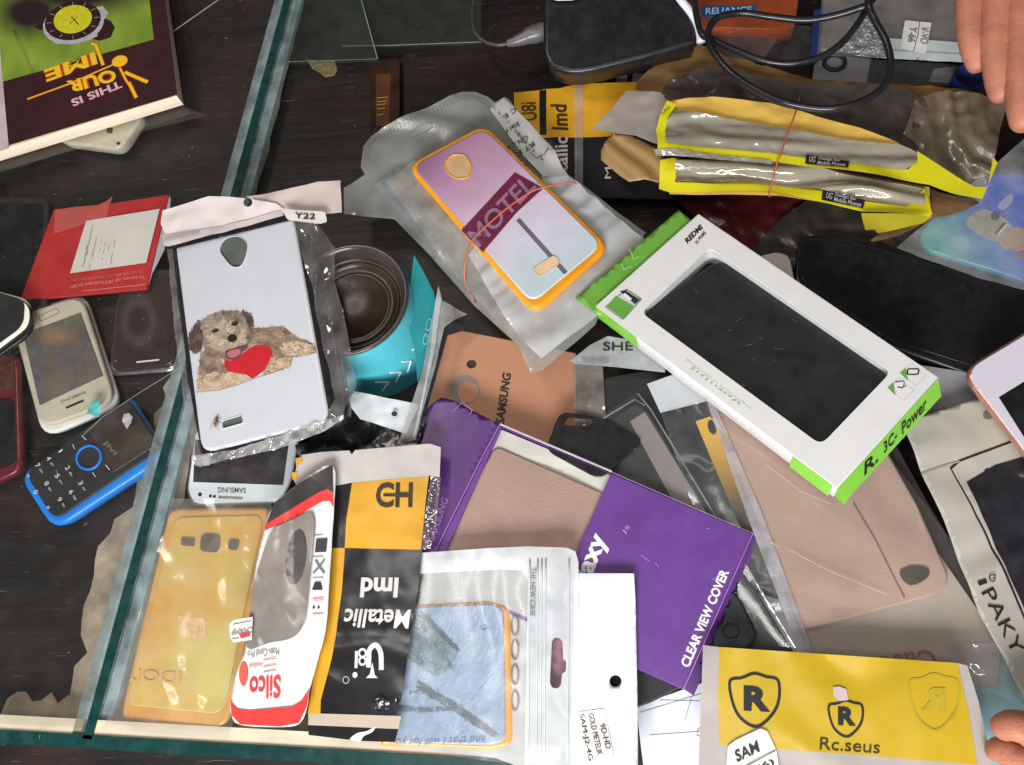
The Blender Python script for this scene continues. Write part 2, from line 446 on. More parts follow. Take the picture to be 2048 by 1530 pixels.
MILK = film('milky_bag', 0.42, mcol=(0.72, 0.73, 0.71), gloss=0.06, wr=0.8, wrs=0.5, rough=0.22)
MILK2 = film('thin_milky_bag', 0.26, mcol=(0.72, 0.73, 0.72), gloss=0.06, wr=0.9, wrs=0.6, rough=0.16)
CLR = film('clear_cellophane', 0.05, gloss=0.05, wr=0.8, wrs=0.45, rough=0.12)
CLR2 = film('clear_rigid_plastic', 0.03, gloss=0.0, wr=0.35, wrs=0.35, rough=0.08)
DUSTG = film('dusty_glass', 0.008, tint=(0.99, 0.992, 0.985), mcol=(0.6, 0.58, 0.53), gloss=0.0, wr=0.05, wrs=0.3, rough=0.03, var=0.7)
# ================================================================== SETTING
g = Pl(0.0)
def big(name, x0, y0, x1, y1, z, m, nx=2):
    V = [Vector((x0, y0, z)), Vector((x1, y0, z)), Vector((x1, y1, z)), Vector((x0, y1, z))]
    o = mk(name, V, [(0, 1, 2, 3)], m, smooth=False); o['kind'] = 'structure'; return o
big('shelf_floor', -90, -60, 90, 100, -0.02, woodmat())
# ---- glass walls
GEDGE = mat('green_glass_edge', (0.006, 0.040, 0.036), 0.22, var=0.35, vs=1.2, dust=0.15)
GSIDE = film('glass_side', 0.42, tint=(0.70, 0.86, 0.84), mcol=(0.46, 0.56, 0.56), gloss=0.10, wr=0.10, wrs=0.2, rough=0.15, var=0.8)
STRIP = film('refraction_band', 0.42, tint=(0.8, 0.88, 0.88), mcol=(0.50, 0.60, 0.61), gloss=0.08, wr=0.15, wrs=0.25, rough=0.15, var=0.6)  # added pale strip material, imitates the refracted bands beside the divider's edge
SEAL = mat('dried_sealant', S(164, 148, 128), 0.6, var=0.4, vs=0.5, bump=0.8, bs=2)
def wall(label, a, b, wpx, h, seal, extra=(), gr=(1, 1)):
    """vertical pane; a,b pixel ends of its top edge"""
    A, B = P(*a, h), P(*b, h); d = (B-A).normalized(); n = Vector((-d.y, d.x, 0)); t = wpx*0.0265/2
    th = thing('glass_wall', label, 'glass panel', (a[0]*.5+b[0]*.5, a[1]*.5+b[1]*.5, 0))
    def box(nm, off0, off1, z0, z1, m):
        V = []
        for z in (z0, z1):
            for q, o in ((A, off0), (B, off0), (B, off1), (A, off1)):
                V.append(Vector((q.x, q.y, z))+n*o)
        return mk(nm, V, [(3, 2, 1, 0), (4, 5, 6, 7), (0, 1, 5, 4), (1, 2, 6, 5), (2, 3, 7, 6), (3, 0, 4, 7)], m, th, smooth=False)
    box('pane', -t, t, 0.0, h-0.12, GSIDE)
    box('polished_edge', -t*0.98, t*0.98, h-0.118, h, GEDGE)
    for ex_ in extra: box('corner_strip', *ex_)
    for k, (s, w0) in enumerate(seal):
        L = (B-A).length; m = 60; V = []; Fc = []
        for i in range(m+1):
            q = Vector((A.x, A.y, 0))+d*(L*i/m)
            w = w0*(gr[0]+(gr[1]-gr[0])*i/m)*(0.75+0.9*abs(noise.noise(Vector((i*0.22, k*7.3, 2))))+0.3*noise.noise(Vector((i*0.9, k, 5))))
            V += [q+n*s*t*1.02+Vector((0, 0, 0.55)), q+n*s*(t+w*0.55)+Vector((0, 0, 0.22+0.1*noise.noise(Vector((i*.7, 1, k))))), q+n*s*(t+w)+Vector((0, 0, 0.0))]
        for i in range(m):
            for j in (0, 1):
                f = (3*i+j, 3*i+3+j, 3*i+4+j, 3*i+1+j); Fc.append(f if s < 0 else tuple(reversed(f)))
        mk('sealant_bead', V, Fc, SEAL, th)
    return th
wall('glass divider running up the left half, its green edge in the open above the wood', (582, -30), (174, 1478), 21, 1.6, ((1, 0.3), (-1, 1.1)), ((-1.05, -0.31, 1.2, 1.5, STRIP), (0.31, 1.0, 0.9, 1.3, STRIP)), (0.7, 2.9))
wall('front glass wall along the bottom left edge with a dark green top', (-40, 1471), (1120, 1540), 27, 1.6, ((1, 2.2),), ((0.37, 1.15, 1.1, 1.5, mat('cream_strip', S(206, 192, 166), 0.4, var=0.25, vs=0.5, stretch=(0.3, 1, 1))),))
# ---- glass covers
t = thing('glass_sheet', 'dusty glass cover over the dark wooden compartment left of the divider', 'glass sheet', (150, 800, 1.6))
slab('pane', Pl(1.76), [(-60, -60), (572, -60), (160, 1462), (-60, 1452)], 0.14, DUSTG, t, bev=0.01, nb=1)
GLN = mat('glass_reflection_line', S(150, 158, 152), 0.3, var=0.3)
line('edge', Pl(1.78), [(345, 64), (442, -4)], 4, GLN, t, z=0.01); line('edge', Pl(1.78), [(165, 872), (205, 834), (280, 785), (372, 728)], 1.3, GLN, t, z=0.01)  # pale lines painted in as reflection streaks on the glass
t = thing('glass_sheet', 'small pane of glass leaning in the dark top corner right of the divider', 'glass sheet', (660, 60, 1))
GP = film('pane_glass', 0.03, tint=(0.86, 0.9, 0.88), mcol=(0.5, 0.5, 0.45), gloss=0.0, wr=0.02, rough=0.03)
GE = mat('bright_glass_edge', S(120, 140, 135), 0.25, var=0.3)
pq = Pl(1.4)
slab('pane', pq, [(600, -40), (712, -40), (755, 118), (565, 124)], 0.3, GP, t, bev=0.01, nb=1)
line('edge', pq, [(712, -40), (755, 118)], 2.5, GE, t, z=0.01); line('edge', pq, [(755, 118), (565, 124)], 1.5, GE, t, z=0.012)
t = thing('glass_sheet', 'thin glass strip with a scratched white edge behind the black connector lead', 'glass sheet', (820, 60, 1))
pq = Pl(1.0)
slab('pane', pq, [(680, 92), (962, 84), (962, -40), (680, -40)], 0.3, GP, t, bev=0.01, nb=1)
line('edge', pq, [(684, 92), (780, 91), (962, 84)], 3, GE, t, z=0.012)
# ================================================================== LEFT COMPARTMENT (under the glass, except the book)
# --- printed catalogue on the glass
t = thing('catalogue', 'dark maroon printed catalogue with green picture and yellow title lying at the top left corner', 'catalogue', (150, 120, 1.8))
pb = Pl(2.85)
slab('pages', pb, [(-60, 318), (353, 191), (318, -60), (-60, -60)], 1.0, CREAM, t, z=-0.06, bev=0.03, nb=1)
cov = mat('maroon_cover', S(58, 30, 34), 0.3, var=0.18, vs=0.5, dust=0.04)
sheet('cover', pb, [(-60, 313), (350, 190), (354, 188), (322, -60), (-60, -60)], cov, t, z=0.0, thick=0.05)
def greencol(u, v):
    n = noise.noise(Vector((u*0.012, v*0.02, 3)))+0.5*noise.noise(Vector((u*0.05, v*0.02, 9)))
    dk = max(0, 1-math.hypot((u-60)/95, (v-25)/62))
    dk = max(dk, 0.9*max(0, 1-math.hypot((u-150)/200, (v+10)/48)))
    sp = max(0, 1-abs((u-28)-(v-60)*0.45)/6) if 60 < v < 150 else 0
    k = min(1, 1.6*dk+0.4*sp)
    a = S(128+26*n, 150+24*n, 52+14*n); b = S(46, 32, 34)
    return tuple(a[i]*(1-k)+b[i]*k for i in range(3))
sheet('picture', pb, [(-40, 172), (7, 163), (308, 79), (294, -40), (-40, -40)], PRT, t, z=0.012, res=0.22, colf=greencol)
sheet('cover_strip', pb, [(-60, 60), (-2, 75), (18, 297), (-60, 320)], mat('pale_strip', S(196, 176, 178), 0.4), t, z=0.016)
WSIL = mat('printed_steel', S(176, 172, 176), 0.35, var=0.25, vs=4); WBRN = mat('printed_brown', S(50, 26, 26), 0.35); WYEL = mat('printed_yellow', S(206, 196, 40), 0.35, var=0.15, vs=3)
sheet('printed_strap', pb, [(186, 60), (205, 35), (222, 42), (230, 55), (222, 75), (200, 82), (184, 78)], WBRN, t, z=0.018)
sheet('printed_strap', pb, [(88, 62), (68, 55), (95, 36), (120, 60)], WBRN, t, z=0.018)
sheet('printed_case', pb, ell(147, 48, 62, 40, -0.2), WSIL, t, z=0.020)
sheet('printed_case', pb, [(90, 62), (100, 78), (112, 88), (140, 88), (180, 80), (196, 72), (192, 62)], WSIL, t, z=0.0205)
sheet('printed_case', pb, [(178, 18), (205, 12), (217, 26), (208, 40)], WSIL, t, z=0.0205)
sheet('printed_bezel', pb, ell(146, 42, 57, 38, -0.22), WBRN, t, z=0.024)
sheet('printed_dial', pb, ell(146, 39, 39, 28, -0.22), WYEL, t, z=0.028)
for k in range(12):
    a = 2*math.pi*k/12+0.15; c, s = math.cos(-0.22), math.sin(-0.22)
    q = [(r1*math.cos(a), r2*math.sin(a)) for r1, r2 in ((43, 30.5), (53, 35.5))]
    line('printed_tick', pb, [(146+x*c-y*s, 41+x*s+y*c) for x, y in q], 1.6, WSIL, t, z=0.032)
line('printed_hand', pb, [(140, 48), (156, 34)], 2, INK, t, z=0.033); line('printed_hand', pb, [(143, 34), (158, 50)], 3, INK, t, z=0.033)
YEL = mat('title_yellow', S(238, 190, 34), 0.4, var=0.05); ORG = mat('title_orange', S(190, 70, 22), 0.4); PNK = mat('title_pink', S(226, 170, 176), 0.4)
def title(s, p0, p1, pu, b):
    text(s, pb, (p0[0]+1, p0[1]), (p1[0]-1, p1[1]), pu, INK, t, z=0.024, bold=b+0.075); text(s, pb, p0, p1, pu, ORG, t, z=0.030, bold=b+0.05); text(s, pb, p0, p1, pu, YEL, t, z=0.036, bold=b)
title('IME', (190, 104), (88, 141), (196, 128), 0.03)
title('OUR', (228, 138), (133, 163), (236, 162), 0.03)
text('THIS IS', pb, (240, 161), (141, 200), (246, 175), PNK, t, z=0.03, bold=0.03)
for w, m, z in ((9, ORG, 0.029), (5, YEL, 0.037)):
    line('title_bar', pb, [(183, 88), (192, 90), (207, 131)], w+3, m, t, z=z)
    line('title_bar', pb, [(55, 199), (140, 168), (240, 124)], w-1, m, t, z=z+0.002)
    line('title_bar', pb, [(240, 136), (252, 160), (262, 175)], w, m, t, z=z+0.003); line('title_bar', pb, [(250, 145), (296, 165)], w+4, m, t, z=z+0.004)
    line('title_bar', pb, [(258, 165), (273, 196)], w+3, m, t, z=z+0.001)
    sheet('title_bar', pb, ell(240, 123, 14+w/3, 9+w/3, -0.3), m, t, z=z+0.005)
# --- white phone corner under the catalogue
OLDW = mat('yellowed_white_plastic', S(196, 186, 166), 0.3, var=0.12, dust=0.25)
t = thing('smartphone', 'cream phone with a small camera hole, only its corner out from under the catalogue', 'smartphone', (210, 260, 0))
p = Pl(1.3)
slab('body', p, [(120, 284), (240, 300), (290, 222), (190, 150), (60, 220)], 1.0, OLDW, t, bev=0.2, r=0.9)
sheet('camera_hole', p, rnd([(213, 255), (226, 256), (225, 267), (214, 267)], 3), INK, t, z=0.02); sheet('camera_hole', p, ell(237, 287, 4, 3), INK, t, z=0.02)
# --- black tablet
t = thing('tablet', 'large black tablet half out of the picture at the left edge beneath the red packet', 'tablet', (20, 500, 0.2))
slab('body', Pl(1.2), [(-90, 392), (98, 394), (92, 640), (-90, 650)], 0.9, BLKM, t, bev=0.12, r=0.7)
slab('screen', Pl(1.24), [(-80, 405), (86, 407), (80, 620), (-80, 620)], 0.05, BLKG, t, bev=0.02, r=0.3)
# --- red sim packet
RED = mat('red_card', S(186, 44, 46), 0.32, var=0.15, dust=0.10)
t = thing('card_packet', 'red folded card packet with a cream label and tiny white print on its front', 'packet', (200, 490, 1.0))
p = Pl((113, 420, 1.3), (337, 389, 1.45), (293, 577, 1.45))
slab('sleeve', p, [(108, 418), (226, 406), (337, 389), (293, 577), (40, 600)], 0.28, RED, t, bev=0.02, nb=1)
sheet('side_panel', p, [(337, 389), (340, 396), (327, 498), (303, 545), (293, 577)], mat('packet_side', S(176, 168, 176), 0.5, var=0.15), t, z=-0.12, bump=crum(0.05, 1.2, 4), res=0.3)
sheet('torn_flap', p, [(112, 421), (150, 414), (195, 412), (215, 403), (226, 393), (212, 440), (170, 448), (108, 470)], mat('faded_red_card', S(190, 84, 80), 0.4, var=0.15), t, z=0.05, bump=folds(0.05, 0.2, 3, 3))
sheet('label', p, [(174, 443), (321, 419), (294, 527), (142, 548)], LBL, t, z=0.10)
text('To activate, call 1977 from your Jio SIM', p, (288, 548), (141, 568), (290, 557), mat('pink_ink', S(232, 150, 140), 0.5), t, z=0.02)
text('Or call 1800-890-1977 to activate your Jio', p, (286, 538), (146, 557), (288, 546), mat('pink_ink2', S(214, 112, 104), 0.5), t, z=0.02)
gry = mat('grey_ink', S(120, 112, 108), 0.5)
random.seed(3)
for (u, v, l) in [(187, 452, 60), (180, 478, 50), (176, 492, 48), (188, 500, 40), (196, 470, 52), (205, 484, 34), (213, 486, 40), (232, 482, 48), (222, 484, 18)]:
    q = [(u-k*1.2*0.28*l/10*0.5-0.1*k, v+k*l/10) for k in range(11)]
    for k in range(0, 10):
        if random.random() < 0.75: line('fine_print', p, [q[k], q[k+1]], 1.4, gry, t, z=0.115)
line('fold_line', p, [(165, 582), (292, 569)], 1.5, mat('card_edge', S(232, 150, 140), 0.5), t, z=0.012)
# --- old white phone
t = thing('smartphone', 'old cream smartphone with a scuffed grey screen above the blue keypad phone', 'smartphone', (130, 720, 0))
p = Pl(1.25)
base = [(22, 634), (163, 588), (230, 803), (80, 858)]
slab('rim', Pl(0.75), [(20, 634), (168, 582), (243, 812), (84, 876)], 0.7, mat('pearl_rim', S(226, 222, 214), 0.2, var=0.05), t, bev=0.2, r=1.3)
slab('body', p, base, 0.7, OLDW, t, bev=0.16, r=1.25)
def scr(u, v):
    n = noise.noise(Vector((u*.02, v*.02, 1))); m = noise.noise(Vector((u*.035, v*.03, 7)))
    a = Vector(S(104+14*n, 98+12*n, 92+10*m))
    k = max(0, 1-math.hypot((u-110)/50, (v-672)/22)); a = a.lerp(Vector(S(172, 128, 80)), 0.7*k)
    sp_k = noise.noise(Vector((u*.35, v*.35, 5))); a = a*(1+0.22*sp_k)
    return a[:]
slab('screen', Pl(1.29), [(46, 668), (161, 625), (206, 752), (79, 811)], 0.04, PRTG, t, bev=0.01, nb=1, colf=scr, res=0.25)
line('home_button', p, [(u, v) for u, v in rnd([(76, 634), (113, 616), (120, 625), (82, 643)], 5)], 1.5, gry, t, z=0.02, closed=True)
text('SAMSUNG', p, (171, 782), (121, 801), (173, 788), mat('grey_ink2', S(140, 132, 122), 0.4), t, bold=0.02)
slab('earpiece', p, [(131, 814), (167, 799), (168, 803), (133, 818)], 0.03, INK, t, z=0.02, bev=0.005, nb=1)
# --- dark phone with silver rim
t = thing('smartphone', 'brown-black smartphone with silver rim and a thumb smudge under the dog case', 'smartphone', (290, 650, 0))
slab('rim', Pl(0.7), [(236, 540), (372, 535), (352, 742), (216, 752)], 0.6, SIL, t, bev=0.2, r=0.8)
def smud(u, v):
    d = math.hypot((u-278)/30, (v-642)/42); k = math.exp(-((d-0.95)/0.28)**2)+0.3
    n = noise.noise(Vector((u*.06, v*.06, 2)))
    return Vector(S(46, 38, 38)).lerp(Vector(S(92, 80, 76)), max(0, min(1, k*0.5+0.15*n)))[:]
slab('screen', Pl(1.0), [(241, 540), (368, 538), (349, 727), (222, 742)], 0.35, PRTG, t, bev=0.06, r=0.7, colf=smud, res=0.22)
slab('home_button', Pl(1.0), [(273, 723), (319, 718), (319, 721), (273, 726)], 0.03, PAP, t, z=0.03, bev=0.01, nb=1)
# --- white-edged phone
t = thing('smartphone', 'black phone with a bright white edge poking in at the left over the cream phone', 'smartphone', (10, 650, 1.4))
slab('body', Pl(2.3), [(-150, 700), (-90, 560), (62, 606), (66, 662), (-60, 752)], 0.35, BLK, t, bev=0.05, r=[0, 0, 1.0, 1.0, 0])
slab('white_trim', Pl(2.42), [(-150, 690), (-90, 560), (58, 607), (59, 650), (-60, 740)], 0.14, mat('cream_trim', S(238, 234, 214), 0.25), t, bev=0.04, r=[0, 0, 0.9, 0.9, 0])
slab('face', Pl(2.46), [(-150, 680), (-90, 558), (50, 600), (46, 652), (-60, 728)], 0.16, BLKM, t, bev=0.02, r=[0, 0, 0.7, 0.7, 0])
slab('base_trim', Pl(1.9), [(-150, 705), (-90, 560), (62, 600), (68, 664), (-60, 758)], 0.1, mat('cream_trim', None), t, bev=0.04, r=[0, 0, 1.0, 1.0, 0])
# --- maroon phone
t = thing('smartphone', 'dark red phone with a scuffed black screen cut off by the left edge', 'smartphone', (10, 850, 0))
MAR = mat('maroon_plastic', S(96, 24, 34), 0.25, var=0.3, dust=0.1)
slab('body', Pl(1.1), [(-90, 704), (36, 706), (44, 940), (-90, 1000)], 0.9, MAR, t, bev=0.2, r=0.9)
slab('screen', Pl(1.14), [(-90, 800), (28, 796), (34, 925), (-90, 972)], 0.04, BLKG, t, bev=0.01, r=0.5)
slab('keys', Pl(1.14), [(-90, 712), (26, 714), (30, 780), (-90, 786)], 0.04, mat('worn_red', S(80, 40, 34), 0.5, var=0.7, vs=3), t, bev=0.01, nb=1)
# --- blue keypad phone
t = thing('keypad_phone', 'black keypad phone in a bright blue frame lying diagonally at the lower left', 'mobile phone', (190, 920, 0))
BLUE = mat('blue_plastic', S(28, 128, 222), 0.28, var=0.08, dust=0.03)
slab('frame', Pl(1.2), [(34, 950), (190, 842), (262, 792), (334, 912), (106, 1062)], 1.1, BLUE, t, bev=0.28, r=[1.2, 0.2, 0.5, 0.5, 1.2])
pk = Pl(1.32)
slab('face', pk, [(48, 943), (196, 842), (258, 799), (324, 895), (108, 1042)], 0.3, BLKM, t, bev=0.08, r=[0.9, 0.2, 0.4, 0.4, 0.9])
slab('screen', pk, [(176, 856), (254, 803), (316, 888), (228, 944)], 0.05, mat('dusty_screen', S(66, 56, 50), 0.25, var=0.3, dust=0.3), t, z=0.04, bev=0.01, nb=1)
keyi = mat('key_ink', S(206, 206, 210), 0.5, var=0.3, vs=5)
d = Vector((0.53, 0.85)); up = Vector((0.80, -0.58))
kp = {'1': (122, 902), '2': (136, 936), '3': (162, 966), '4': (98, 917), '5': (115, 952), '6': (143, 984), '7': (76, 931), '8': (94, 967), '9': (120, 999), '*': (57, 952), '0': (72, 984), '#': (97, 1015)}
sub = {'2': 'abc', '3': 'def', '4': 'ghi', '5': 'jkl', '6': 'mno', '7': 'pqrs', '8': 'tuv', '9': 'wxyz'}
for k, (u, v) in kp.items():
    c = Vector((u, v))
    if k == '*' or k == '#': h, w = 7, 6
    else: h, w = 10, (3 if k == '1' else 7)
    p0 = c-d*w/2-up*h/2
    text(k, pk, tuple(p0), tuple(p0+d*w), tuple(p0+up*h), keyi, t, z=0.03, bold=0.01, name='key_marking')
    if k in sub:
        q = c+d*9-up*3; text(sub[k], pk, tuple(q), tuple(q+d*9), tuple(q+up*5), keyi, t, z=0.03, name='key_marking')
ring = [P(u, v, 1.36) for u, v in ell(178, 915, 25, 23, -0.6)]
tube('navigation_ring', ring, 0.09, BLUE, t, closed=True)
for a, b in (((146, 889), (150, 898)), ((165, 872), (173, 880)), ((186, 945), (192, 954)), ((212, 930), (220, 940))): line('key_marking', pk, [a, b], 2, keyi, t, z=0.05)
text('jivi', pk, (205, 888), (228, 914), (214, 880), gry, t, z=0.06, bold=0.02)
# --- scraps on the glass
def scrap(name, lab, pts, h, m, seed=0, cat_='scrap'):
    o = sheet(name, Pl(h), pts, m, None, bump=crum(0.12, 2.0, seed), res=0.12); tag(o, lab, cat_); return o
scrap('foil_scrap', 'torn teal foil scrap on the corner of the cream phone', [(173, 828), (180, 806), (190, 799), (200, 802), (200, 822), (198, 834), (188, 832), (182, 829)], 1.85, mat('teal_scrap', S(90, 172, 168), 0.35, var=0.3, vs=4), 2)
scrap('paper_scrap', 'small grey paper scrap on the glass over the keypad phone', [(244, 842), (248, 828), (258, 826), (265, 834), (262, 846), (255, 858), (250, 852)], 1.85, mat('scrap_grey', S(168, 160, 158), 0.6), 5)
# ================================================================== RIGHT COMPARTMENT, LOW LAYERS
# black phone stuff on the floor
t = thing('box', 'amber plastic box with gold lettering low down behind the small glass pane', 'box', (775, 190, 0))
slab('body', Pl(0.5), [(738, 120), (800, 116), (800, 262), (742, 268)], 0.5, mat('amber_box', S(48, 28, 22), 0.3, var=0.5), t, bev=0.08, r=0.2)
slab('label', Pl(0.53), [(752, 148), (782, 147), (778, 250), (752, 252)], 0.03, mat('gold_label', S(84, 48, 24), 0.35, var=0.3), t, bev=0.005, nb=1)
for i, y in enumerate((196, 204, 210, 218, 230)): line('gold_print', Pl(0.56), [(754, y), (776-2*i, y-2)], 2.2, mat('gold_ink', S(196, 140, 64), 0.4), t, z=0.01)
def glue(name, lab, pts, m=None):
    o = sheet(name, Pl(0.03), pts, m or mat('dried_glue', S(120, 106, 70), 0.7, var=0.5, vs=3), None, bump=crum(0.02, 2, 3), res=0.15); tag(o, lab, 'glue patch')
glue('glue_patch', 'dry yellowish glue patch on the wood left of the small pane', [(612, 118), (640, 122), (668, 120), (675, 140), (668, 152), (650, 155), (640, 146), (625, 138)])
# back package: yellow and black, mostly hidden
YPK = mat('mustard_print', S(206, 150, 34), 0.30, var=0.14, vs=0.4, wr=0.7, wrs=0.45)
BPK = mat('black_print', S(34, 31, 33), 0.2, var=0.3, wr=0.8, wrs=0.45)
YIN = mat('dark_olive_ink', S(58, 44, 20), 0.4); GIN = mat('pale_grey_ink', S(182, 176, 172), 0.4)
t = thing('case_packet', 'mustard and black case packet standing behind the pink sign case, lettering running upwards', 'packet', (1180, 280, 0.4))
p = Pl(1.7); bp_ = addf(crum(0.10, 0.45, 3), folds(0.10, 0.2, 4, 2))
sheet('black_panel', p, [(1088, 274), (1210, 262), (1330, 268), (1420, 330), (1400, 400), (1160, 395), (1088, 380)], BPK, t, bump=bp_)
sheet('mustard_panel', p, [(1028, 187), (1120, 178), (1152, 170), (1230, 166), (1345, 160), (1350, 200), (1300, 262), (1215, 274), (1088, 278), (1060, 270), (1030, 240)], YPK, t, z=0.04, bump=bp_)
sheet('black_stripe', p, [(1079, 184), (1093, 183), (1093, 272), (1080, 272)], BPK, t, z=0.08, bump=bp_)
text('Imd', p, (1137, 262), (1133, 212), (1105, 262), YIN, t, z=0.09, bump=bp_, bold=0.02)
text('Metallic', p, (1136, 392), (1136, 275), (1108, 392), GIN, t, z=0.05, bump=bp_, bold=0.02)
text('U8i', p, (1075, 243), (1072, 207), (1044, 243), YIN, t, z=0.09, bump=bp_, bold=0.01)
text('M', p, (1222, 358), (1222, 335), (1210, 358), GIN, t, z=0.05, bump=bp_)
sheet('seal_strip', p, [(1149, 170), (1167, 169), (1166, 385), (1150, 380)], MILK2, t, z=0.16, bump=bp_)
t = thing('framed_card', 'dark printed card with an empty rounded window behind the mustard packet', 'card', (1290, 150, 0.5))
slab('card', Pl(1.2), [(1190, 140), (1260, 125), (1360, 118), (1366, 178), (1190, 182)], 0.1, mat('brown_card', S(62, 46, 36), 0.4, var=0.3), t, bev=0.01, nb=1)
slab('window_frame', Pl(1.3), [(1257, 133), (1354, 130), (1356, 176), (1257, 178)], 0.1, INK, t, bev=0.02, r=0.3, holes=[[(1265, 146), (1342, 143), (1346, 174), (1264, 175)]], hr=0.2)
sheet('window', Pl(1.24), [(1262, 143), (1344, 140), (1348, 176), (1262, 176)], mat('pale_backing', S(150, 142, 140), 0.4), t)
sheet('pale_block', Pl(1.3), [(1233, 134), (1255, 133), (1254, 168), (1232, 168)], mat('pale_backing', None), t)
# maroon bag, black bags under the yellow packets
t = thing('plastic_bag', 'crumpled dark red film bag between the yellow packets and the white window box', 'bag', (1470, 440, 0.5))
sheet('film', Pl(1.5), [(1350, 395), (1450, 370), (1590, 360), (1625, 420), (1560, 470), (1520, 510), (1420, 470)], mat('dark_red_film', S(72, 22, 24), 0.28, var=0.3, wr=0.9, wrs=0.9), t, bump=crum(0.35, 0.5, 8), res=0.25)
t = thing('plastic_bag', 'crumpled blackish film bag below the lower yellow packet', 'bag', (1650, 470, 0.5))
sheet('film', Pl(1.7), [(1500, 505), (1560, 440), (1620, 395), (1720, 410), (1840, 450), (1880, 520), (1700, 520), (1600, 540), (1540, 530)], mat('smoky_film', S(56, 52, 46), 0.25, var=0.4, wr=1.0, wrs=0.8), t, bump=crum(0.4, 0.45, 18), res=0.25)
# dark slab (tablet) right
t = thing('tablet', 'big black glossy tablet between the white window box and the rose gold phone', 'tablet', (1800, 610, 0.3))
p = Pl((1600, 480, 2.4), (2040, 620, 1.8), (1780, 700, 2.2))
slab('body', p, [(1596, 470), (1690, 472), (2120, 600), (2110, 780), (1950, 752), (1770, 690), (1590, 570)], 0.9, BLK, t, bev=0.12, r=0.8)
slab('screen', p, [(1610, 484), (1690, 486), (2110, 614), (2100, 765), (1950, 734), (1775, 678), (1602, 562)], 0.05, BLKG, t, z=0.03, bev=0.02, r=0.5)
t = thing('phone_case', 'cream plastic case corner sticking out behind the window of the white box', 'phone case', (1550, 540, 1))
slab('shell', Pl(2.5), [(1505, 514), (1556, 502), (1580, 512), (1596, 590), (1560, 620), (1480, 560)], 0.5, mat('cream_plastic', S(190, 180, 172), 0.35), t, bev=0.12, r=0.6)
t = thing('card_sheet', 'plain grey card between the black tablet and the logo pouch', 'card', (1900, 790, 1.2))
sheet('card', Pl(2.0), [(1840, 730), (1935, 745), (1990, 790), (1960, 830), (1820, 850)], mat('grey_card', S(140, 138, 142), 0.4, var=0.1), t, thick=0.06)
# bear case
def tealblue(u, v):
    k = max(0, min(1, ((u-1850)/140 + (360-v)/260 + 0.25)))
    return Vector(S(44, 142, 138)).lerp(Vector(S(22, 70, 170)), k)[:]
t = thing('phone_case', 'teal to blue printed case in a clear bag at the right edge under the hand', 'phone case', (1960, 450, 0.6))
p = Pl((1880, 480, 2.2), (2048, 360, 2.8), (2048, 560, 2.0))
slab('shell', p, [(1838, 466), (1892, 402), (1985, 345), (2120, 350), (2120, 590), (2000, 545), (1850, 500)], 0.9, PRTG, t, bev=0.15, r=0.5, colf=tealblue, res=0.35)
TAN = mat('printed_tan', S(150, 112, 84), 0.4, var=0.25, vs=2)
for q, m, zz in (([(1932, 447), (1950, 425), (1975, 420), (2000, 432), (2022, 450), (2018, 472), (1990, 484), (1958, 470)], mat('printed_grey_tan', S(150, 140, 124), 0.4, var=0.2), 0.02),
              ([(2002, 470), (2025, 455), (2060, 462), (2070, 490), (2040, 502), (2010, 500), (2000, 488)], TAN, 0.03),
              ([(1995, 412), (2020, 388), (2026, 400), (2008, 420)], mat('printed_mauve', S(140, 140, 170), 0.4), 0.02),
              (ell(2052, 512, 20, 9), mat('printed_rust', S(120, 60, 34), 0.4), 0.03)):
    sheet('printed_shape', p, [(a, b) for a, b in cat(q, 4)], m, t, z=zz)
sheet('printed_shape', p, ell(1990, 433, 9, 8), INK, t, z=0.05)
line('printed_bar', p, [(1990, 468), (2010, 446)], 6, INK, t, z=0.045); line('printed_bar', p, [(1995, 470), (2013, 449)], 2.5, PAP, t, z=0.055)
sheet('bag_film', p, [(1790, 500), (1860, 440), (1905, 400), (1985, 335), (2070, 260), (2120, 300), (2120, 600), (1950, 560)], MILK2, t, z=0.35, bump=crum(0.25, 0.4, 12))
# --- gold phone
GOLD = mat('brushed_copper', S(172, 122, 94), 0.4, metal=0.2, var=0.05, stretch=(0.06, 3, 1), vs=3, spec=0.3)
t = thing('phone_case', 'copper brushed-metal back case with black lettering and a round cut-out behind the purple box', 'phone case', (1000, 770, 0.8))
p = Pl((880, 660, 1.8), (1150, 730, 1.4), (870, 850, 1.2))
slab('black_rim', p, [(868, 648), (1165, 706), (1165, 900), (822, 850)], 0.7, BLKM, t, z=-0.12, bev=0.15, r=0.6)
slab('back_plate', p, [(893, 655), (1152, 706), (1152, 895), (838, 850)], 0.3, GOLD, t, bev=0.04, r=[0.6, 0.05, 0.05, 0.2],
     holes=[ell(943, 728, 10, 9, 0, 16)], hr=0)
RINGM = mat('grey_backing', S(128, 118, 112), 0.4, var=0.2)
sheet('camera_ring', p, ell(930, 780, 30, 30), RINGM, t, z=0.012); sheet('camera_disc', p, ell(936, 784, 21, 22), GOLD, t, z=0.02)
text('SAMSUNG', p, (1008, 850), (1023, 748), (990, 846), INK, t, z=0.015, bold=0.04)
t = thing('case_bag', 'grey-beige clear pouch over the end of the copper case', 'bag', (1180, 790, 1.6))
sheet('film', Pl(2.1), [(1148, 728), (1205, 724), (1212, 850), (1148, 860)], film('beige_film', 0.55, mcol=(0.36, 0.32, 0.28), wr=0.8), t, bump=crum(0.1, 0.6, 2))
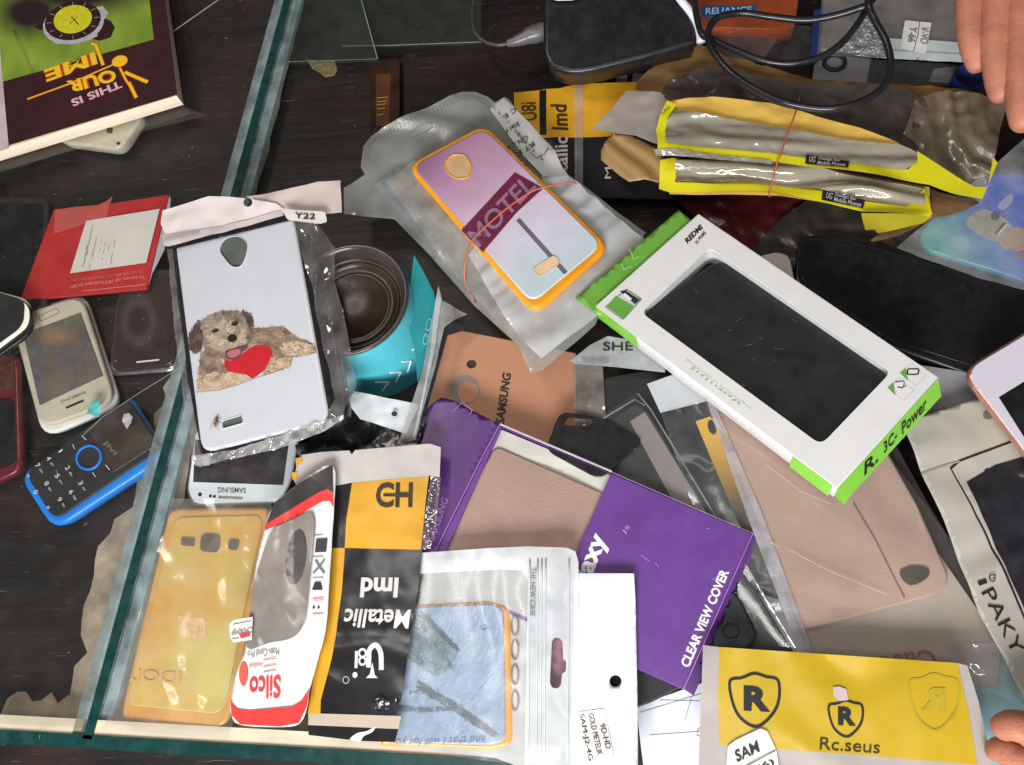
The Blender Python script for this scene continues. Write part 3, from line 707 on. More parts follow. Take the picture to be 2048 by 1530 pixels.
# --- dark phone frames
t = thing('phone_case', 'black rounded phone bumper lying between the copper case and the white window box', 'phone case', (1290, 800, 0.6))
slab('shell', Pl(1.9), [(1197, 752), (1335, 732), (1480, 830), (1520, 1010), (1230, 900), (1198, 850)], 0.8, BLKM, t, bev=0.18, r=0.9)
t = thing('phone_case', 'thin black frame with an open corner overlapping the copper case end', 'phone case', (1130, 860, 1.6))
slab('frame', Pl(2.35), [(1090, 900), (1120, 822), (1210, 836), (1290, 880), (1200, 960)], 0.25, BLK, t, bev=0.06, r=0.6, holes=[[(1125, 850), (1136, 832), (1190, 840), (1180, 850), (1160, 852)]])
t = thing('flip_case', 'black flip cover with a grey stripe in a clear sleeve behind the purple box', 'flip case', (1330, 960, 1))
p = Pl((1270, 800, 2.4), (1560, 1280, 1.5), (1100, 920, 1.6))
slab('cover', p, [(1130, 905), (1272, 806), (1298, 826), (1590, 1310), (1520, 1330), (1300, 1050)], 0.5, BLKM, t, bev=0.05, r=0.1)
STR = mat('taupe_stripe', S(122, 112, 108), 0.4, var=0.08)
sheet('stripe', p, [(1260, 843), (1290, 824), (1425, 1045), (1350, 1010)], STR, t, z=0.03, thick=0.02)
sheet('sleeve', p, [(1090, 905), (1276, 786), (1302, 818), (1605, 1318), (1500, 1340), (1280, 1060)], CLR2, t, z=0.12, bump=folds(0.05, 0.6, 4, 1))
for q in ([(1276, 788), (1302, 820), (1600, 1312)], [(1110, 897), (1270, 800), (1290, 812)]):
    line('sleeve_edge', p, q, 3, film('edge_plastic', 0.4, mcol=(0.5, 0.5, 0.52), wr=0.4), t, z=0.17)
t = thing('case_packet', 'clear bag with grey header and gold strip, tucked left of the rose leather cover', 'packet', (1400, 850, 1.2))
p = Pl((1300, 760, 2.7), (1440, 800, 2.7), (1480, 1000, 2.1))
sheet('header', p, [(1294, 768), (1345, 750), (1440, 760), (1425, 800), (1321, 826)], mat('grey_header', S(172, 174, 176), 0.5, var=0.06), t, z=0.05, bump=crum(0.06, 0.8, 3))
sheet('backing', p, [(1322, 826), (1415, 800), (1470, 900), (1560, 1200), (1500, 1180), (1380, 1000)], mat('smoky_film2', S(48, 46, 48), 0.2, var=0.4, wr=0.5, wrs=0.6), t, z=-0.1, bump=crum(0.15, 0.6, 6), res=0.25)
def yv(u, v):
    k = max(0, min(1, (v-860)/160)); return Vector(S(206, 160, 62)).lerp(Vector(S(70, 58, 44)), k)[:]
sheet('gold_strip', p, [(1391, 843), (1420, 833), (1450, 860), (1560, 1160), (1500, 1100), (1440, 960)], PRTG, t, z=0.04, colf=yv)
sheet('camera_hole', p, ell(1424, 855, 8, 15, -0.3), INK, t, z=0.08)
sheet('film', p, [(1322, 826), (1415, 800), (1470, 900), (1585, 1230), (1540, 1220), (1380, 1000)], CLR, t, z=0.14, bump=crum(0.08, 0.5, 16), res=0.25)
# tape pack SHE
t = thing('zip_pouch', 'grey zip pouch end with black capitals beside the green corner of the window box', 'pouch', (1240, 705, 1.8))
bz = crum(0.06, 0.8, 1)
sheet('pouch', Pl(2.6), [(1140, 722), (1180, 690), (1215, 672), (1330, 690), (1330, 745), (1220, 733), (1150, 728)], mat('grey_pouch', S(150, 150, 152), 0.3, var=0.2, wr=0.8, wrs=1), t, bump=bz)
text('SHE', Pl(2.6), (1206, 702), (1266, 702), (1206, 684), INK, t, z=0.04, bump=bz, bold=0.01)
for i in range(16): line('ribbing', Pl(2.6), [(1165+i*3.4, 715), (1165+i*3.4, 727)], 1.1, gry, t, z=0.05, bump=bz)
# --- white paper and black things at the bottom right
t = thing('paper_sheet', 'white printed paper with thin grey lines under the yellow shield packet', 'paper', (1400, 1430, 0.4))
slab('sheet', Pl(0.9), [(1272, 1412), (1420, 1360), (1640, 1330), (1660, 1560), (1290, 1560)], 0.5, mat('bluish_paper', S(214, 216, 226), 0.5, var=0.04), t, bev=0.01, nb=1)
for q in ([(1280, 1425), (1410, 1385)], [(1300, 1470), (1410, 1462)], [(1390, 1370), (1370, 1440)], [(1320, 1400), (1400, 1402)]): line('printed_line', Pl(0.9), q, 1.0, gry, t, z=0.02)
rd = mat('red_ink', S(206, 60, 66), 0.5); line('red_mark', Pl(0.9), [(1408, 1452), (1396, 1458), (1394, 1470), (1405, 1476)], 1.5, rd, t, z=0.02)
t = thing('paper_sheet', 'plain bluish-white leaflet beneath the dark phone right of the purple box', 'paper', (1530, 1230, 0.4))
slab('sheet', Pl(0.9), [(1400, 1180), (1500, 1080), (1540, 1100), (1625, 1330), (1400, 1340)], 0.5, mat('bluish_paper', None), t, bev=0.01, nb=1)
t = thing('smartphone', 'dark slate phone corner with round camera lens peeking from under the purple box', 'smartphone', (1470, 1240, 1))
slab('body', Pl(1.9), [(1300, 1330), (1400, 1160), (1470, 1178), (1518, 1270), (1495, 1300), (1440, 1330)], 0.8, mat('slate_plastic', S(52, 56, 60), 0.3, var=0.15), t, bev=0.15, r=0.6)
tube('lens_ring', [P(u, v, 1.92) for u, v in ell(1462, 1262, 16, 14)], 0.05, BLK, t, closed=True)
t = thing('smartphone', 'black phone corner below the tip of the purple box', 'smartphone', (1310, 1370, 0.8))
slab('body', Pl(1.5), [(1180, 1300), (1290, 1310), (1370, 1372), (1300, 1406), (1200, 1440)], 0.5, BLKM, t, bev=0.1, r=0.3)
# teal card bottom right
t = thing('card_sheet', 'pale teal card at the bottom right beside the fingertips', 'card', (2000, 1430, 0.8))
sheet('card', Pl(1.4), [(1900, 1300), (1990, 1290), (2120, 1400), (2120, 1560), (1900, 1560)], mat('teal_card', S(150, 184, 190), 0.4, var=0.08), t, thick=0.05)
# --- samsung white phone
t = thing('smartphone', 'white smartphone with dark screen and grey lettering under the lower edge of the dog case', 'smartphone', (470, 950, 0.2))
p = Pl(1.3)
slab('rim', Pl(1.05), [(388, 860), (604, 850), (586, 960), (562, 1008), (385, 1014), (370, 985)], 0.7, SIL, t, bev=0.15, r=0.8)
slab('body', p, [(390, 860), (600, 850), (583, 958), (558, 1003), (390, 1008), (374, 982)], 0.6, mat('white_gloss_plastic', S(206, 212, 214), 0.2, var=0.06, dust=0.08), t, bev=0.12, r=[0.4, 0.4, 0.6, 1.0, 1.0, 0.8])
slab('screen', Pl(1.33), [(390, 880), (580, 868), (566, 970), (386, 964)], 0.05, mat('screen_taupe', S(62, 58, 58), 0.15, var=0.4, dust=0.2), t, bev=0.01, nb=1)
text('SAMSUNG', p, (492, 976), (436, 974), (492, 987), mat('grey_ink3', S(96, 104, 108), 0.4), t, z=0.015, bold=0.02)
slab('earpiece', p, [(437, 992), (485, 994), (485, 999), (437, 997)], 0.02, SIL, t, z=0.02, bev=0.005, nb=1)
for u, v, r_ in ((400, 989, 4), (421, 992, 3), (429, 993, 3)): sheet('sensor', p, ell(u, v, r_, r_), INK, t, z=0.015)
# --- yellow TPU case in milky bag
def ycol(u, v):
    n = noise.noise(Vector((u*.008, v*.008, 4))); m = noise.noise(Vector((u*.03, v*.02, 8)))
    return Vector(S(206, 156, 64)).lerp(Vector(S(198, 182, 92)), max(0, min(1, 0.5+1.1*n+0.2*m)))[:]
t = thing('phone_case', 'amber yellow soft phone case with three camera cut-outs in a hazy bag', 'phone case', (390, 1230, 0.5))
p = Pl((440, 1030, 1.6), (350, 1440, 1.4), (500, 1200, 1.6))
slab('bumper', p, [(338, 1016), (536, 1014), (540, 1045), (470, 1400), (445, 1462), (240, 1440), (246, 1400)], 0.9, mat('amber_rubber', S(206, 146, 52), 0.35, sss=0.2, var=0.12), t, z=-0.02, bev=0.2, r=[0.6, 0.6, 0.3, 0.3, 0.8, 0.8, 0.3])
slab('back', p, [(352, 1034), (520, 1030), (526, 1050), (458, 1395), (436, 1428), (262, 1410), (258, 1390)], 0.2, PRTG, t, z=0.05, bev=0.06, r=0.6, colf=ycol, res=0.4, dome=0.1)
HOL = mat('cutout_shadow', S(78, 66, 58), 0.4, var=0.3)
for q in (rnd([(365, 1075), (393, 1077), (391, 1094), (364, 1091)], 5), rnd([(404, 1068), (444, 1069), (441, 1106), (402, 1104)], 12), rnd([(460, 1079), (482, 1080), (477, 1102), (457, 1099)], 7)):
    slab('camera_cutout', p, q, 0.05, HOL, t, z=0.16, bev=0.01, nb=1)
def mirr(s, p0, p1, pu, m, z=0.18): text(s, p, p1, p0, (p1[0]+pu[0]-p0[0], p1[1]+pu[1]-p0[1]), m, t, z=z, bold=0.01)
mirr('IDOL', (262, 1362), (362, 1368), (266, 1338), mat('faint_orange', S(206, 152, 84), 0.5))
sheet('faint_label', p, rnd([(358, 1232), (412, 1236), (418, 1278), (362, 1272)], 6), mat('faint_peach', S(214, 172, 120), 0.5, var=0.3, vs=3), t, z=0.17)
sheet('bag_film', p, [(352, 1000), (548, 1004), (560, 1060), (520, 1300), (462, 1480), (215, 1455), (240, 1390)], film('case_bag_film', 0.16, mcol=(0.74, 0.70, 0.62), gloss=0.06, wr=0.7, wrs=0.5, rough=0.15), t, z=0.42, bump=addf(crum(0.10, 0.4, 2), folds(0.14, 0.3, 3.5, 5)), res=0.35)
# ================================================================== UPPER LAYERS
def fur(name, pl, regions, parent, z=0.015, seed=1):
    """printed picture built of many short coloured strokes: (polygon, n, colours, direction, length)"""
    rr = random.Random(seed); V = []; Fc = []; C = []
    for k, (poly, n, cols, ang, ln, wd) in enumerate(regions):
        xs = [q[0] for q in poly]; ys = [q[1] for q in poly]; c0 = 0
        while c0 < n:
            u, v = rr.uniform(min(xs), max(xs)), rr.uniform(min(ys), max(ys))
            if not inside(u, v, poly): continue
            c0 += 1
            a = ang(u, v) if callable(ang) else ang
            a += rr.gauss(0, 0.35); l = ln*rr.uniform(0.6, 1.4); w = wd*rr.uniform(0.6, 1.3)
            dx, dy = math.cos(a)*l, math.sin(a)*l; nx, ny = -math.sin(a)*w, math.cos(a)*w
            q = noise.noise(Vector((u*0.06, v*0.06, k))) + rr.gauss(0, 0.22)
            ci = max(0, min(len(cols)-1.001, (0.5+0.7*q)*(len(cols)-1))); i = int(ci); f = ci-i
            col = Vector(S(*cols[i])).lerp(Vector(S(*cols[min(i+1, len(cols)-1)])), f)
            zz = z+k*0.003+rr.random()*0.002
            b = len(V)
            for uu, vv in ((u-dx/2+nx/2, v-dy/2+ny/2), (u-dx/2-nx/2, v-dy/2-ny/2), (u+dx/2, v+dy/2)):
                x, y = pl.l(uu, vv); V.append(pl.w(x, y, zz)); C.append(col)
            Fc.append((b, b+1, b+2) if True else None)
    return mk(name, V, Fc, PRT, parent, smooth=False, cols=C)
# --- cup (standing), teal wall
t = thing('cup', 'teal cup with white arrow marks, dark brown inside, behind the dog case', 'cup', (760, 700, 0))
HR = 5.0
cc = P(697, 597, HR); rr_ = (P(814, 597, HR)-cc).length
R0 = rr_*1.30
TEAL = mat('teal_cup', S(78, 176, 188), 0.3, var=0.06)
prof = [(R0, 0), (R0*1.0, 0.1), (rr_*0.985, HR-0.15), (rr_*0.97, HR-0.02)]
def lathe(name, prof, m, n=72, parent=t, c=cc):
    V = []; Fc = []
    for r, z in prof:
        for k in range(n):
            a = 2*math.pi*k/n; V.append(Vector((c.x+r*math.cos(a), c.y+r*math.sin(a), z)))
    for i in range(len(prof)-1):
        for k in range(n):
            l = (k+1) % n; Fc.append((i*n+k, i*n+l, (i+1)*n+l, (i+1)*n+k))
    return mk(name, V, Fc, m, parent)
lathe('wall', prof, TEAL)
RIM = mat('dark_rim', S(64, 56, 54), 0.2, var=0.2)
lathe('rim', [(rr_*0.985, HR-0.2), (rr_*1.02, HR-0.1), (rr_*1.02, HR), (rr_*0.985, HR+0.08), (rr_*0.94, HR+0.02), (rr_*0.91, HR-0.25), (rr_*0.87, HR-0.7)], RIM)
INN = mat('olive_inside', S(50, 41, 28), 0.3, var=0.5, vs=0.35)
lathe('inside', [(rr_*0.87, HR-0.7), (rr_*0.86, HR-0.95), (rr_*0.80, HR-1.0), (rr_*0.79, HR-0.9), (rr_*0.76, HR-0.88), (rr_*0.75, HR-1.05), (rr_*0.62, HR-1.15), (rr_*0.60, HR-1.08), (rr_*0.58, HR-1.15), (rr_*0.1, HR-1.2), (0.001, HR-1.2)], INN)
def oncyl(u, v, off=0.02):
    r = ray(u, v); best = None
    for it in range(400):
        z = HR*(1-it/400); q = CAMP+r*((z-HC)/r.z); rad = R0+(rr_*0.985-R0)*z/HR
        if math.hypot(q.x-cc.x, q.y-cc.y) <= rad:
            s = (rad+off)/max(1e-6, math.hypot(q.x-cc.x, q.y-cc.y)); return Vector((cc.x+(q.x-cc.x)*s, cc.y+(q.y-cc.y)*s, z+0.01))
    return None
def cylline(pts, r, m):
    q = []
    for (a, b) in zip(pts[:-1], pts[1:]):
        for k in range(9):
            w = oncyl(a[0]+(b[0]-a[0])*k/8, a[1]+(b[1]-a[1])*k/8)
            if w and (not q or (w-q[-1]).length > 0.02): q.append(w)
    if len(q) > 2: tube('printed_arrow', q, r, m, t, n=5)
for q in ([(750, 764), (778, 764), (764, 782)], [(779, 745), (802, 743), (791, 765)], [(803, 723), (822, 721), (815, 744)], [(824, 700), (836, 692), (833, 718)]):
    cylline(q, 0.06, PAP)
# teal wrapper corner and clear sleeve
t = thing('card_flap', 'teal card corner with a white edge sticking up on the right of the cup', 'card', (850, 640, 1))
p = Pl((828, 510, 4.6), (812, 600, 4.3), (868, 640, 3.0))
sheet('card', p, [(828, 510), (848, 545), (868, 585), (874, 625), (862, 700), (835, 765), (830, 700), (806, 610), (820, 575)], mat('teal_card_deep', S(46, 142, 148), 0.35, var=0.1), t, bump=crum(0.05, 0.5, 2))
text('GO', p, (843, 690), (855, 634), (853, 692), mat('faint_teal_ink', S(120, 190, 190), 0.4), t, z=0.05)
t = thing('clear_sleeve', 'milky clear sleeve standing between the teal cup and the copper case', 'sleeve', (870, 750, 1))
p = Pl((876, 572, 4.4), (934, 629, 3.2), (830, 880, 3.0))
sheet('film', p, [(876, 572), (884, 600), (934, 629), (908, 640), (888, 655), (872, 730), (848, 815), (832, 880), (796, 890), (822, 810), (845, 740), (862, 650)], film('sleeve_film', 0.62, mcol=(0.50, 0.49, 0.46), wr=0.6, gloss=0.06), t, bump=folds(0.12, 0.1, 1.5, 3), res=0.25)
sheet('edge', p, [(876, 572), (882, 598), (868, 700), (846, 800), (830, 880), (824, 876), (842, 800), (860, 700), (870, 600)], film('sleeve_edge', 0.7, mcol=(0.7, 0.72, 0.7), wr=0.5), t, z=0.12)
sheet('dark_back', p, [(888, 655), (905, 640), (960, 650), (900, 668), (880, 740), (850, 850), (836, 860), (862, 780)], BLKM, t, z=-0.5)
# black film packet with white header
t = thing('case_packet', 'crumpled black film packet with a white punched header below the cup', 'packet', (750, 850, 1))
bq = crum(0.22, 0.6, 5)
sheet('pouch', Pl(2.9), [(660, 850), (700, 800), (760, 810), (850, 840), (830, 905), (700, 920), (600, 925), (590, 890), (640, 880)], mat('black_film', S(30, 30, 31), 0.22, var=0.3, wr=1.0, wrs=1.0), t, bump=bq, res=0.2)
sheet('header', Pl(3.0), [(694, 805), (708, 782), (760, 793), (826, 806), (838, 810), (812, 868), (760, 850), (720, 838)], mat('header_white', S(205, 208, 210), 0.4, var=0.06, wr=0.5, wrs=0.7), t, bump=crum(0.12, 0.6, 7), res=0.25)
sheet('punch_hole', Pl(3.0), ell(790, 829, 6, 5), INK, t, z=0.14)
line('header_print', Pl(3.0), [(712, 784), (722, 784), (716, 790)], 2, INK, t, z=0.15)
# ---------------------------------------------------------------- dog case in its bag
t = thing('bagged_case', 'white phone case printed with a puppy and red heart, in a clear header bag', 'phone case', (500, 700, 1.7))
p = Pl((350, 500, 3.0), (600, 450, 5.6), (400, 900, 3.0))
base = [(345, 492), (587, 428), (668, 852), (405, 918)]
slab('black_rim', p, [(343, 486), (590, 424), (650, 560), (694, 842), (402, 922), (372, 760)], 0.75, BLK, t, z=-0.1, bev=0.12, r=[0.5, 0.2, 0, 1.0, 0.8, 0])
WCASE = mat('satin_white_case', S(212, 212, 217), 0.22, var=0.03, dust=0.02)
cam_hole = [(440, 502), (444, 484), (458, 474), (478, 473), (492, 482), (496, 496), (490, 520), (480, 534), (464, 533), (450, 518)]
slot = rnd([(444, 842), (484, 830), (488, 846), (446, 858)], 5)
slab('back_shell', p, [(350, 494), (587, 436), (660, 845), (402, 908)], 0.35, WCASE, t, z=0.02, bev=0.22, r=[0.25, 0.05, 0.95, 1.0], holes=[cat(cam_hole, 3), slot], nb=5)
HOLG = mat('hole_grey', S(92, 98, 91), 0.35, var=0.25)
sheet('camera_hole', p, [(436, 470), (500, 470), (500, 540), (436, 540)], HOLG, t, z=-0.08)
sheet('speaker_hole', p, [(438, 826), (492, 826), (492, 862), (438, 862)], HOLG, t, z=-0.08)
tube('hole_rim', [p.w(*p.l(u, v), 0.02) for u, v in cat(cam_hole, 3)], 0.035, WCASE, t, closed=True); tube('hole_rim', [p.w(*p.l(u, v), 0.02) for u, v in slot], 0.035, WCASE, t, closed=True)
BR = [(88, 66, 56), (134, 108, 92), (168, 142, 122), (196, 170, 146)]
LT = [(168, 138, 112), (204, 174, 142), (226, 200, 170), (232, 212, 188)]
GRY = [(70, 58, 52), (112, 98, 88), (140, 126, 112), (170, 156, 142)]
def rad(cx, cy): return lambda u, v: math.atan2(v-cy, u-cx)
back_ = [(500, 655), (520, 657), (545, 654), (566, 653), (578, 661), (596, 675), (622, 685), (631, 694), (632, 706), (620, 709), (585, 715), (582, 732), (561, 741), (528, 750), (545, 701), (519, 689), (495, 699)]
head_ = [(399, 645), (418, 631), (441, 622), (472, 621), (493, 626), (504, 633), (505, 652), (500, 663), (502, 678), (495, 694), (479, 713), (458, 720), (434, 716), (415, 708), (404, 690)]
ear_ = [(399, 645), (387, 656), (379, 673), (379, 699), (392, 708), (404, 699), (406, 670)]
ear2_ = [(484, 624), (505, 631), (509, 650), (502, 660), (494, 642)]
chest_ = [(404, 704), (440, 712), (456, 746), (453, 752), (399, 765), (396, 784), (398, 740)]
paw_ = [(397, 752), (430, 745), (453, 747), (481, 748), (500, 758), (462, 774), (429, 782), (396, 786)]
paw2_ = [(540, 716), (582, 716), (578, 734), (528, 750)]
hind_ = [(560, 690), (600, 682), (628, 692), (630, 706), (600, 712), (570, 712)]
face_ = [(410, 650), (440, 640), (470, 640), (490, 655), (495, 690), (478, 702), (450, 706), (425, 700), (412, 680)]
heart_ = [(449, 716), (462, 722), (480, 712), (498, 698), (512, 691), (528, 690), (542, 695), (546, 706), (540, 722), (530, 740), (514, 753), (505, 758), (494, 750), (478, 747), (456, 744), (450, 732)]
for q, c in ((back_, (158, 128, 106)), (head_, (170, 146, 124)), (ear_, (96, 76, 68)), (chest_, (150, 126, 108)), (paw_, (206, 178, 148)), (paw2_, (212, 188, 162))):
    sheet('printed_puppy', p, q, mat('puppy_%d' % c[0], S(*c), 0.3, var=0.1), t, z=0.027)
fur('printed_puppy_fur', p, [
    (back_, 900, BR, 0.35, 11, 1.9), (hind_, 260, LT, 0.2, 9, 1.8), (chest_, 420, BR, 1.5, 11, 1.8), (paw2_, 240, LT, 2.8, 8, 1.7), (paw_, 420, LT, 0.1, 9, 1.8),
    (head_, 900, GRY+[(190, 168, 146)], rad(468, 676), 10, 1.7), (face_, 600, [(150, 126, 104), (190, 164, 138), (214, 192, 166), (224, 206, 184)], rad(466, 678), 9, 1.6), (ear_, 320, [(58, 44, 42), (96, 74, 66), (140, 112, 98)], 1.7, 11, 1.8), (ear2_, 120, [(60, 48, 44), (110, 90, 78)], 1.2, 9, 1.7)], t, z=0.032)
zf = 0.07
pm = mat('puppy_pink', S(196, 118, 120), 0.3); dk = mat('puppy_dark', S(48, 30, 30), 0.3)
sheet('printed_mouth', p, cat([(452, 703), (466, 698), (480, 693), (496, 690), (494, 700), (484, 706), (480, 716), (464, 720), (454, 716)], 3), mat('puppy_mouth', S(116, 72, 70), 0.3), t, z=zf)
sheet('printed_tongue', p, cat([(456, 706), (468, 700), (482, 700), (480, 710), (468, 716), (458, 714)], 3), pm, t, z=zf+0.005)
sheet('printed_nose', p, cat([(457, 676), (464, 669), (474, 672), (475, 680), (467, 685), (459, 683)], 3), dk, t, z=zf+0.005)
for e in ((432, 662, 7, 4), (471, 648, 7, 4.5)):
    sheet('printed_eye', p, ell(*e, -0.25), mat('puppy_eye', S(60, 42, 38), 0.25), t, z=zf)
    sheet('printed_eye', p, ell(e[0]-1, e[1]-1.4, 0.8, 0.7), mat('eye_glint', S(150, 140, 132), 0.3), t, z=zf+0.004)
sheet('printed_heart', p, heart_, mat('heart_red', S(206, 34, 44), 0.35, var=0.25, vs=14), t, z=0.045)
line('printed_ground', p, [(405, 784), (440, 780), (475, 770), (512, 756), (545, 746), (580, 733)], 1.2, mat('puppy_shadow', S(120, 92, 72), 0.4), t, z=0.03)
# header and bag
HW = mat('header_paper', S(222, 208, 204), 0.45, var=0.04, wr=0.3, wrs=0.5)
bh = addf(crum(0.10, 0.35, 2), folds(0.10, 1.2, 3, 4))
ph = Pl((330, 440, 3.4), (680, 370, 6.2), (345, 480, 3.4))
sheet('header', ph, [(331, 425), (425, 397), (470, 398), (500, 402), (560, 412), (575, 424), (500, 444), (420, 462), (360, 472), (338, 474), (329, 452)], HW, t, z=0.35, bump=bh, res=0.3, holes=[ell(504, 410, 9, 9)])
sheet('header_back', ph, [(497, 397), (570, 384), (640, 367), (684, 363), (688, 428), (640, 432), (565, 426)], mat('header_back_paper', S(196, 180, 172), 0.45, var=0.04), t, z=0.2, bump=bh, res=0.3)
sheet('seal_strip', ph, [(334, 474), (420, 462), (500, 446), (572, 424), (574, 436), (500, 458), (400, 482), (345, 497), (336, 496)], mat('seal_pinkish', S(196, 184, 182), 0.3), t, z=0.4, bump=bh, res=0.3)
for i in range(17): line('seal_ribbing', ph, [(339+i*4.2, 477-i*0.8), (340+i*4.2, 490-i*1.0)], 1.3, gry, t, z=0.5, bump=bh)
sheet('sticker', ph, rnd([(572, 424), (600, 428), (662, 432), (666, 452), (655, 456), (588, 448)], 4), mat('sticker_beige', S(214, 204, 198), 0.4), t, z=0.62, bump=bh, res=0.3)
text('Y22', ph, (602, 445), (643, 448), (603, 434), INK, t, z=0.70, bump=bh, bold=0.02)
BAGC = film('crackly_bag', 0.16, mcol=(0.62, 0.57, 0.55), gloss=0.10, wr=1.4, wrs=0.9, rough=0.10)
bb = addf(crum(0.28, 0.35, 21, 0.7), folds(0.18, 0.1, 2.0, 7))
sheet('bag_film', p, [(585, 430), (640, 452), (676, 500), (672, 560), (690, 620), (705, 690), (714, 765), (688, 830), (650, 850), (672, 800), (650, 690), (625, 570), (605, 500)], BAGC, t, z=0.15, bump=bb, res=0.2)
sheet('bag_film', p, [(355, 470), (590, 430), (670, 840), (690, 835), (680, 855), (560, 895), (400, 935), (385, 905), (340, 520), (336, 495)], film('tight_bag', 0.012, mcol=(0.7, 0.7, 0.72), gloss=0.0, wr=0.25, wrs=0.3, rough=0.12), t, z=0.16, bump=crum(0.03, 0.3, 3), res=0.5)
WB = film('bright_crease', 0.55, mcol=(0.9, 0.87, 0.85), gloss=0.35, wr=1.6, wrs=1.5, rough=0.1)
sheet('bag_hem', p, [(385, 912), (470, 900), (560, 872), (640, 845), (688, 830), (690, 838), (640, 868), (560, 898), (470, 918), (402, 934), (388, 930)], WB, t, z=0.12, bump=crum(0.22, 1.0, 5), res=0.14)
sheet('bag_hem', p, [(336, 500), (346, 498), (362, 640), (378, 780), (404, 915), (390, 925), (368, 800), (350, 660)], film('side_crease', 0.32, mcol=(0.55, 0.5, 0.5), gloss=0.2, wr=1.2, wrs=1.2), t, z=0.05, bump=crum(0.12, 1.0, 9), res=0.15)
# insect
def blob(name, pts, rs, m, parent, n=10):
    return tube(name, pts, 0.1, m, parent, n=n, rs=rs)
t = thing('insect', 'tiny amber and black flying insect resting beside the slot of the dog case', 'insect', (436, 846, 3.1))
zb = 0.12
def onp(u, v, z): x, y = p.l(u, v); return p.w(x, y, z)
blob('body', [onp(437, 833, zb), onp(436.5, 835, zb), onp(436, 839, zb), onp(435.5, 842, zb), onp(435, 846, zb), onp(434, 851, zb), onp(433, 856, zb)], [0.01, 0.07, 0.08, 0.05, 0.10, 0.09, 0.01], mat('insect_amber', S(120, 58, 30), 0.25, var=0.7, vs=12), t)
for q in ([(436, 840), (426, 850), (423, 862), (430, 853)], [(436, 840), (441, 852), (440, 864), (437, 852)]): sheet('wing', p, q, film('wing', 0.5, mcol=(0.6, 0.5, 0.45), wr=0.1), t, z=0.2)
for a, b in (((436, 838), (428, 841)), ((436, 842), (428, 848)), ((436, 838), (443, 836)), ((436, 842), (444, 846))): tube('leg', [onp(*a, zb), onp((a[0]+b[0])/2, (a[1]+b[1])/2, zb+.06), onp(*b, 0.03)], 0.014, INK, t, n=5)
# ---------------------------------------------------------------- sign case pack
t = thing('bagged_case', 'pink and lilac phone case with orange rim and a sign print, in milky zip bags', 'phone case', (1000, 450, 1.8))
pm_ = Pl((820, 350, 3.7), (1215, 495, 3.7), (1060, 620, 3.9))
pl2 = Pl((820, 350, 2.7), (1215, 495, 2.6), (1060, 620, 2.9))
bagb = addf(crum(0.10, 0.3, 4), folds(0.12, 0.9, 4, 6))
outer = [(722, 335), (727, 292), (742, 270), (765, 255), (900, 192), (925, 184), (950, 183), (975, 192), (1000, 212), (1110, 330), (1292, 466), (1262, 510), (1210, 600), (1190, 650), (1085, 742), (1062, 748), (1036, 690), (950, 612), (860, 510), (790, 440), (688, 428), (688, 376), (730, 350)]
sheet('back_bag', pl2, outer, film('milk_back', 0.62, mcol=(0.50, 0.52, 0.48), wr=0.35, wrs=0.3, gloss=0.06, rough=0.22, var=0.12), t, bump=bagb, res=0.35)
# zip perforation
gp = mat('zip_grey', S(96, 96, 92), 0.5)
arc = [Vector(q) for q in cat([(729, 325), (733, 292), (746, 276), (768, 262), (835, 230), (903, 200), (928, 192), (950, 191), (972, 200), (992, 216)], 10, closed=False)]
for off in (0, 6):
    acc = 0; last = arc[0]
    for i in range(1, len(arc)):
        acc += (arc[i]-arc[i-1]).length
        if acc > 4.6:
            acc = 0; tt = (arc[i]-arc[i-1]).normalized(); nn = Vector((-tt.y, tt.x)); a = arc[i]+nn*off; b = a+nn*3
            line('zip_mark', pl2, [a[:], b[:]], 1.5, gp, t, z=0.05, bump=bagb)
for off in (0, 7):
    for i in range(34):
        u, v = 1118+i*4.6-off*0.6, 352+i*3.3+off*0.7; line('zip_mark', pl2, [(u, v), (u-2, v+3)], 1.4, gp, t, z=0.06, bump=bagb)
sheet('hang_slot', pl2, [(822, 262), (840, 252), (846, 250), (850, 252), (862, 248), (866, 254), (846, 264), (826, 272), (820, 270)], mat('slot_grey', S(128, 130, 126), 0.4), t, z=0.08, bump=bagb)
sheet('inner_case', pl2, [(775, 370), (830, 330), (860, 345), (1080, 700), (1060, 735), (1030, 690), (900, 540)], film('inner_beige', 0.5, mcol=(0.58, 0.54, 0.48), wr=0.5, gloss=0.1), t, z=0.45, bump=bagb)
sheet('inner_case', pl2, [(752, 378), (800, 340), (960, 520), (1000, 610), (940, 600), (860, 500)], film('inner_bluish', 0.4, mcol=(0.5, 0.55, 0.58), wr=0.6, gloss=0.12), t, z=0.3, bump=bagb)
wp = Pl(3.4)
sheet('front_bag', pl2, [(988, 225), (1012, 208), (1020, 214), (1060, 255), (1140, 365), (1290, 490), (1250, 560), (1195, 640), (1085, 725), (1055, 700), (1010, 640), (940, 520), (1020, 400), (1100, 430), (1080, 340)], film('front_milk', 0.66, mcol=(0.80, 0.80, 0.80), wr=0.4, wrs=0.3, gloss=0.10, rough=0.18, var=0.1), t, z=0.6, bump=addf(folds(0.22, 2.3, 2.0, 3), crum(0.10, 0.5, 3)), res=0.25)
sheet('printed_strip', pl2, [(984, 236), (1010, 214), (1060, 262), (1112, 320), (1130, 360), (1090, 372), (1050, 330)], mat('strip_white', S(168, 166, 160), 0.4, var=0.08), t, z=0.92, bump=bagb, res=0.3)
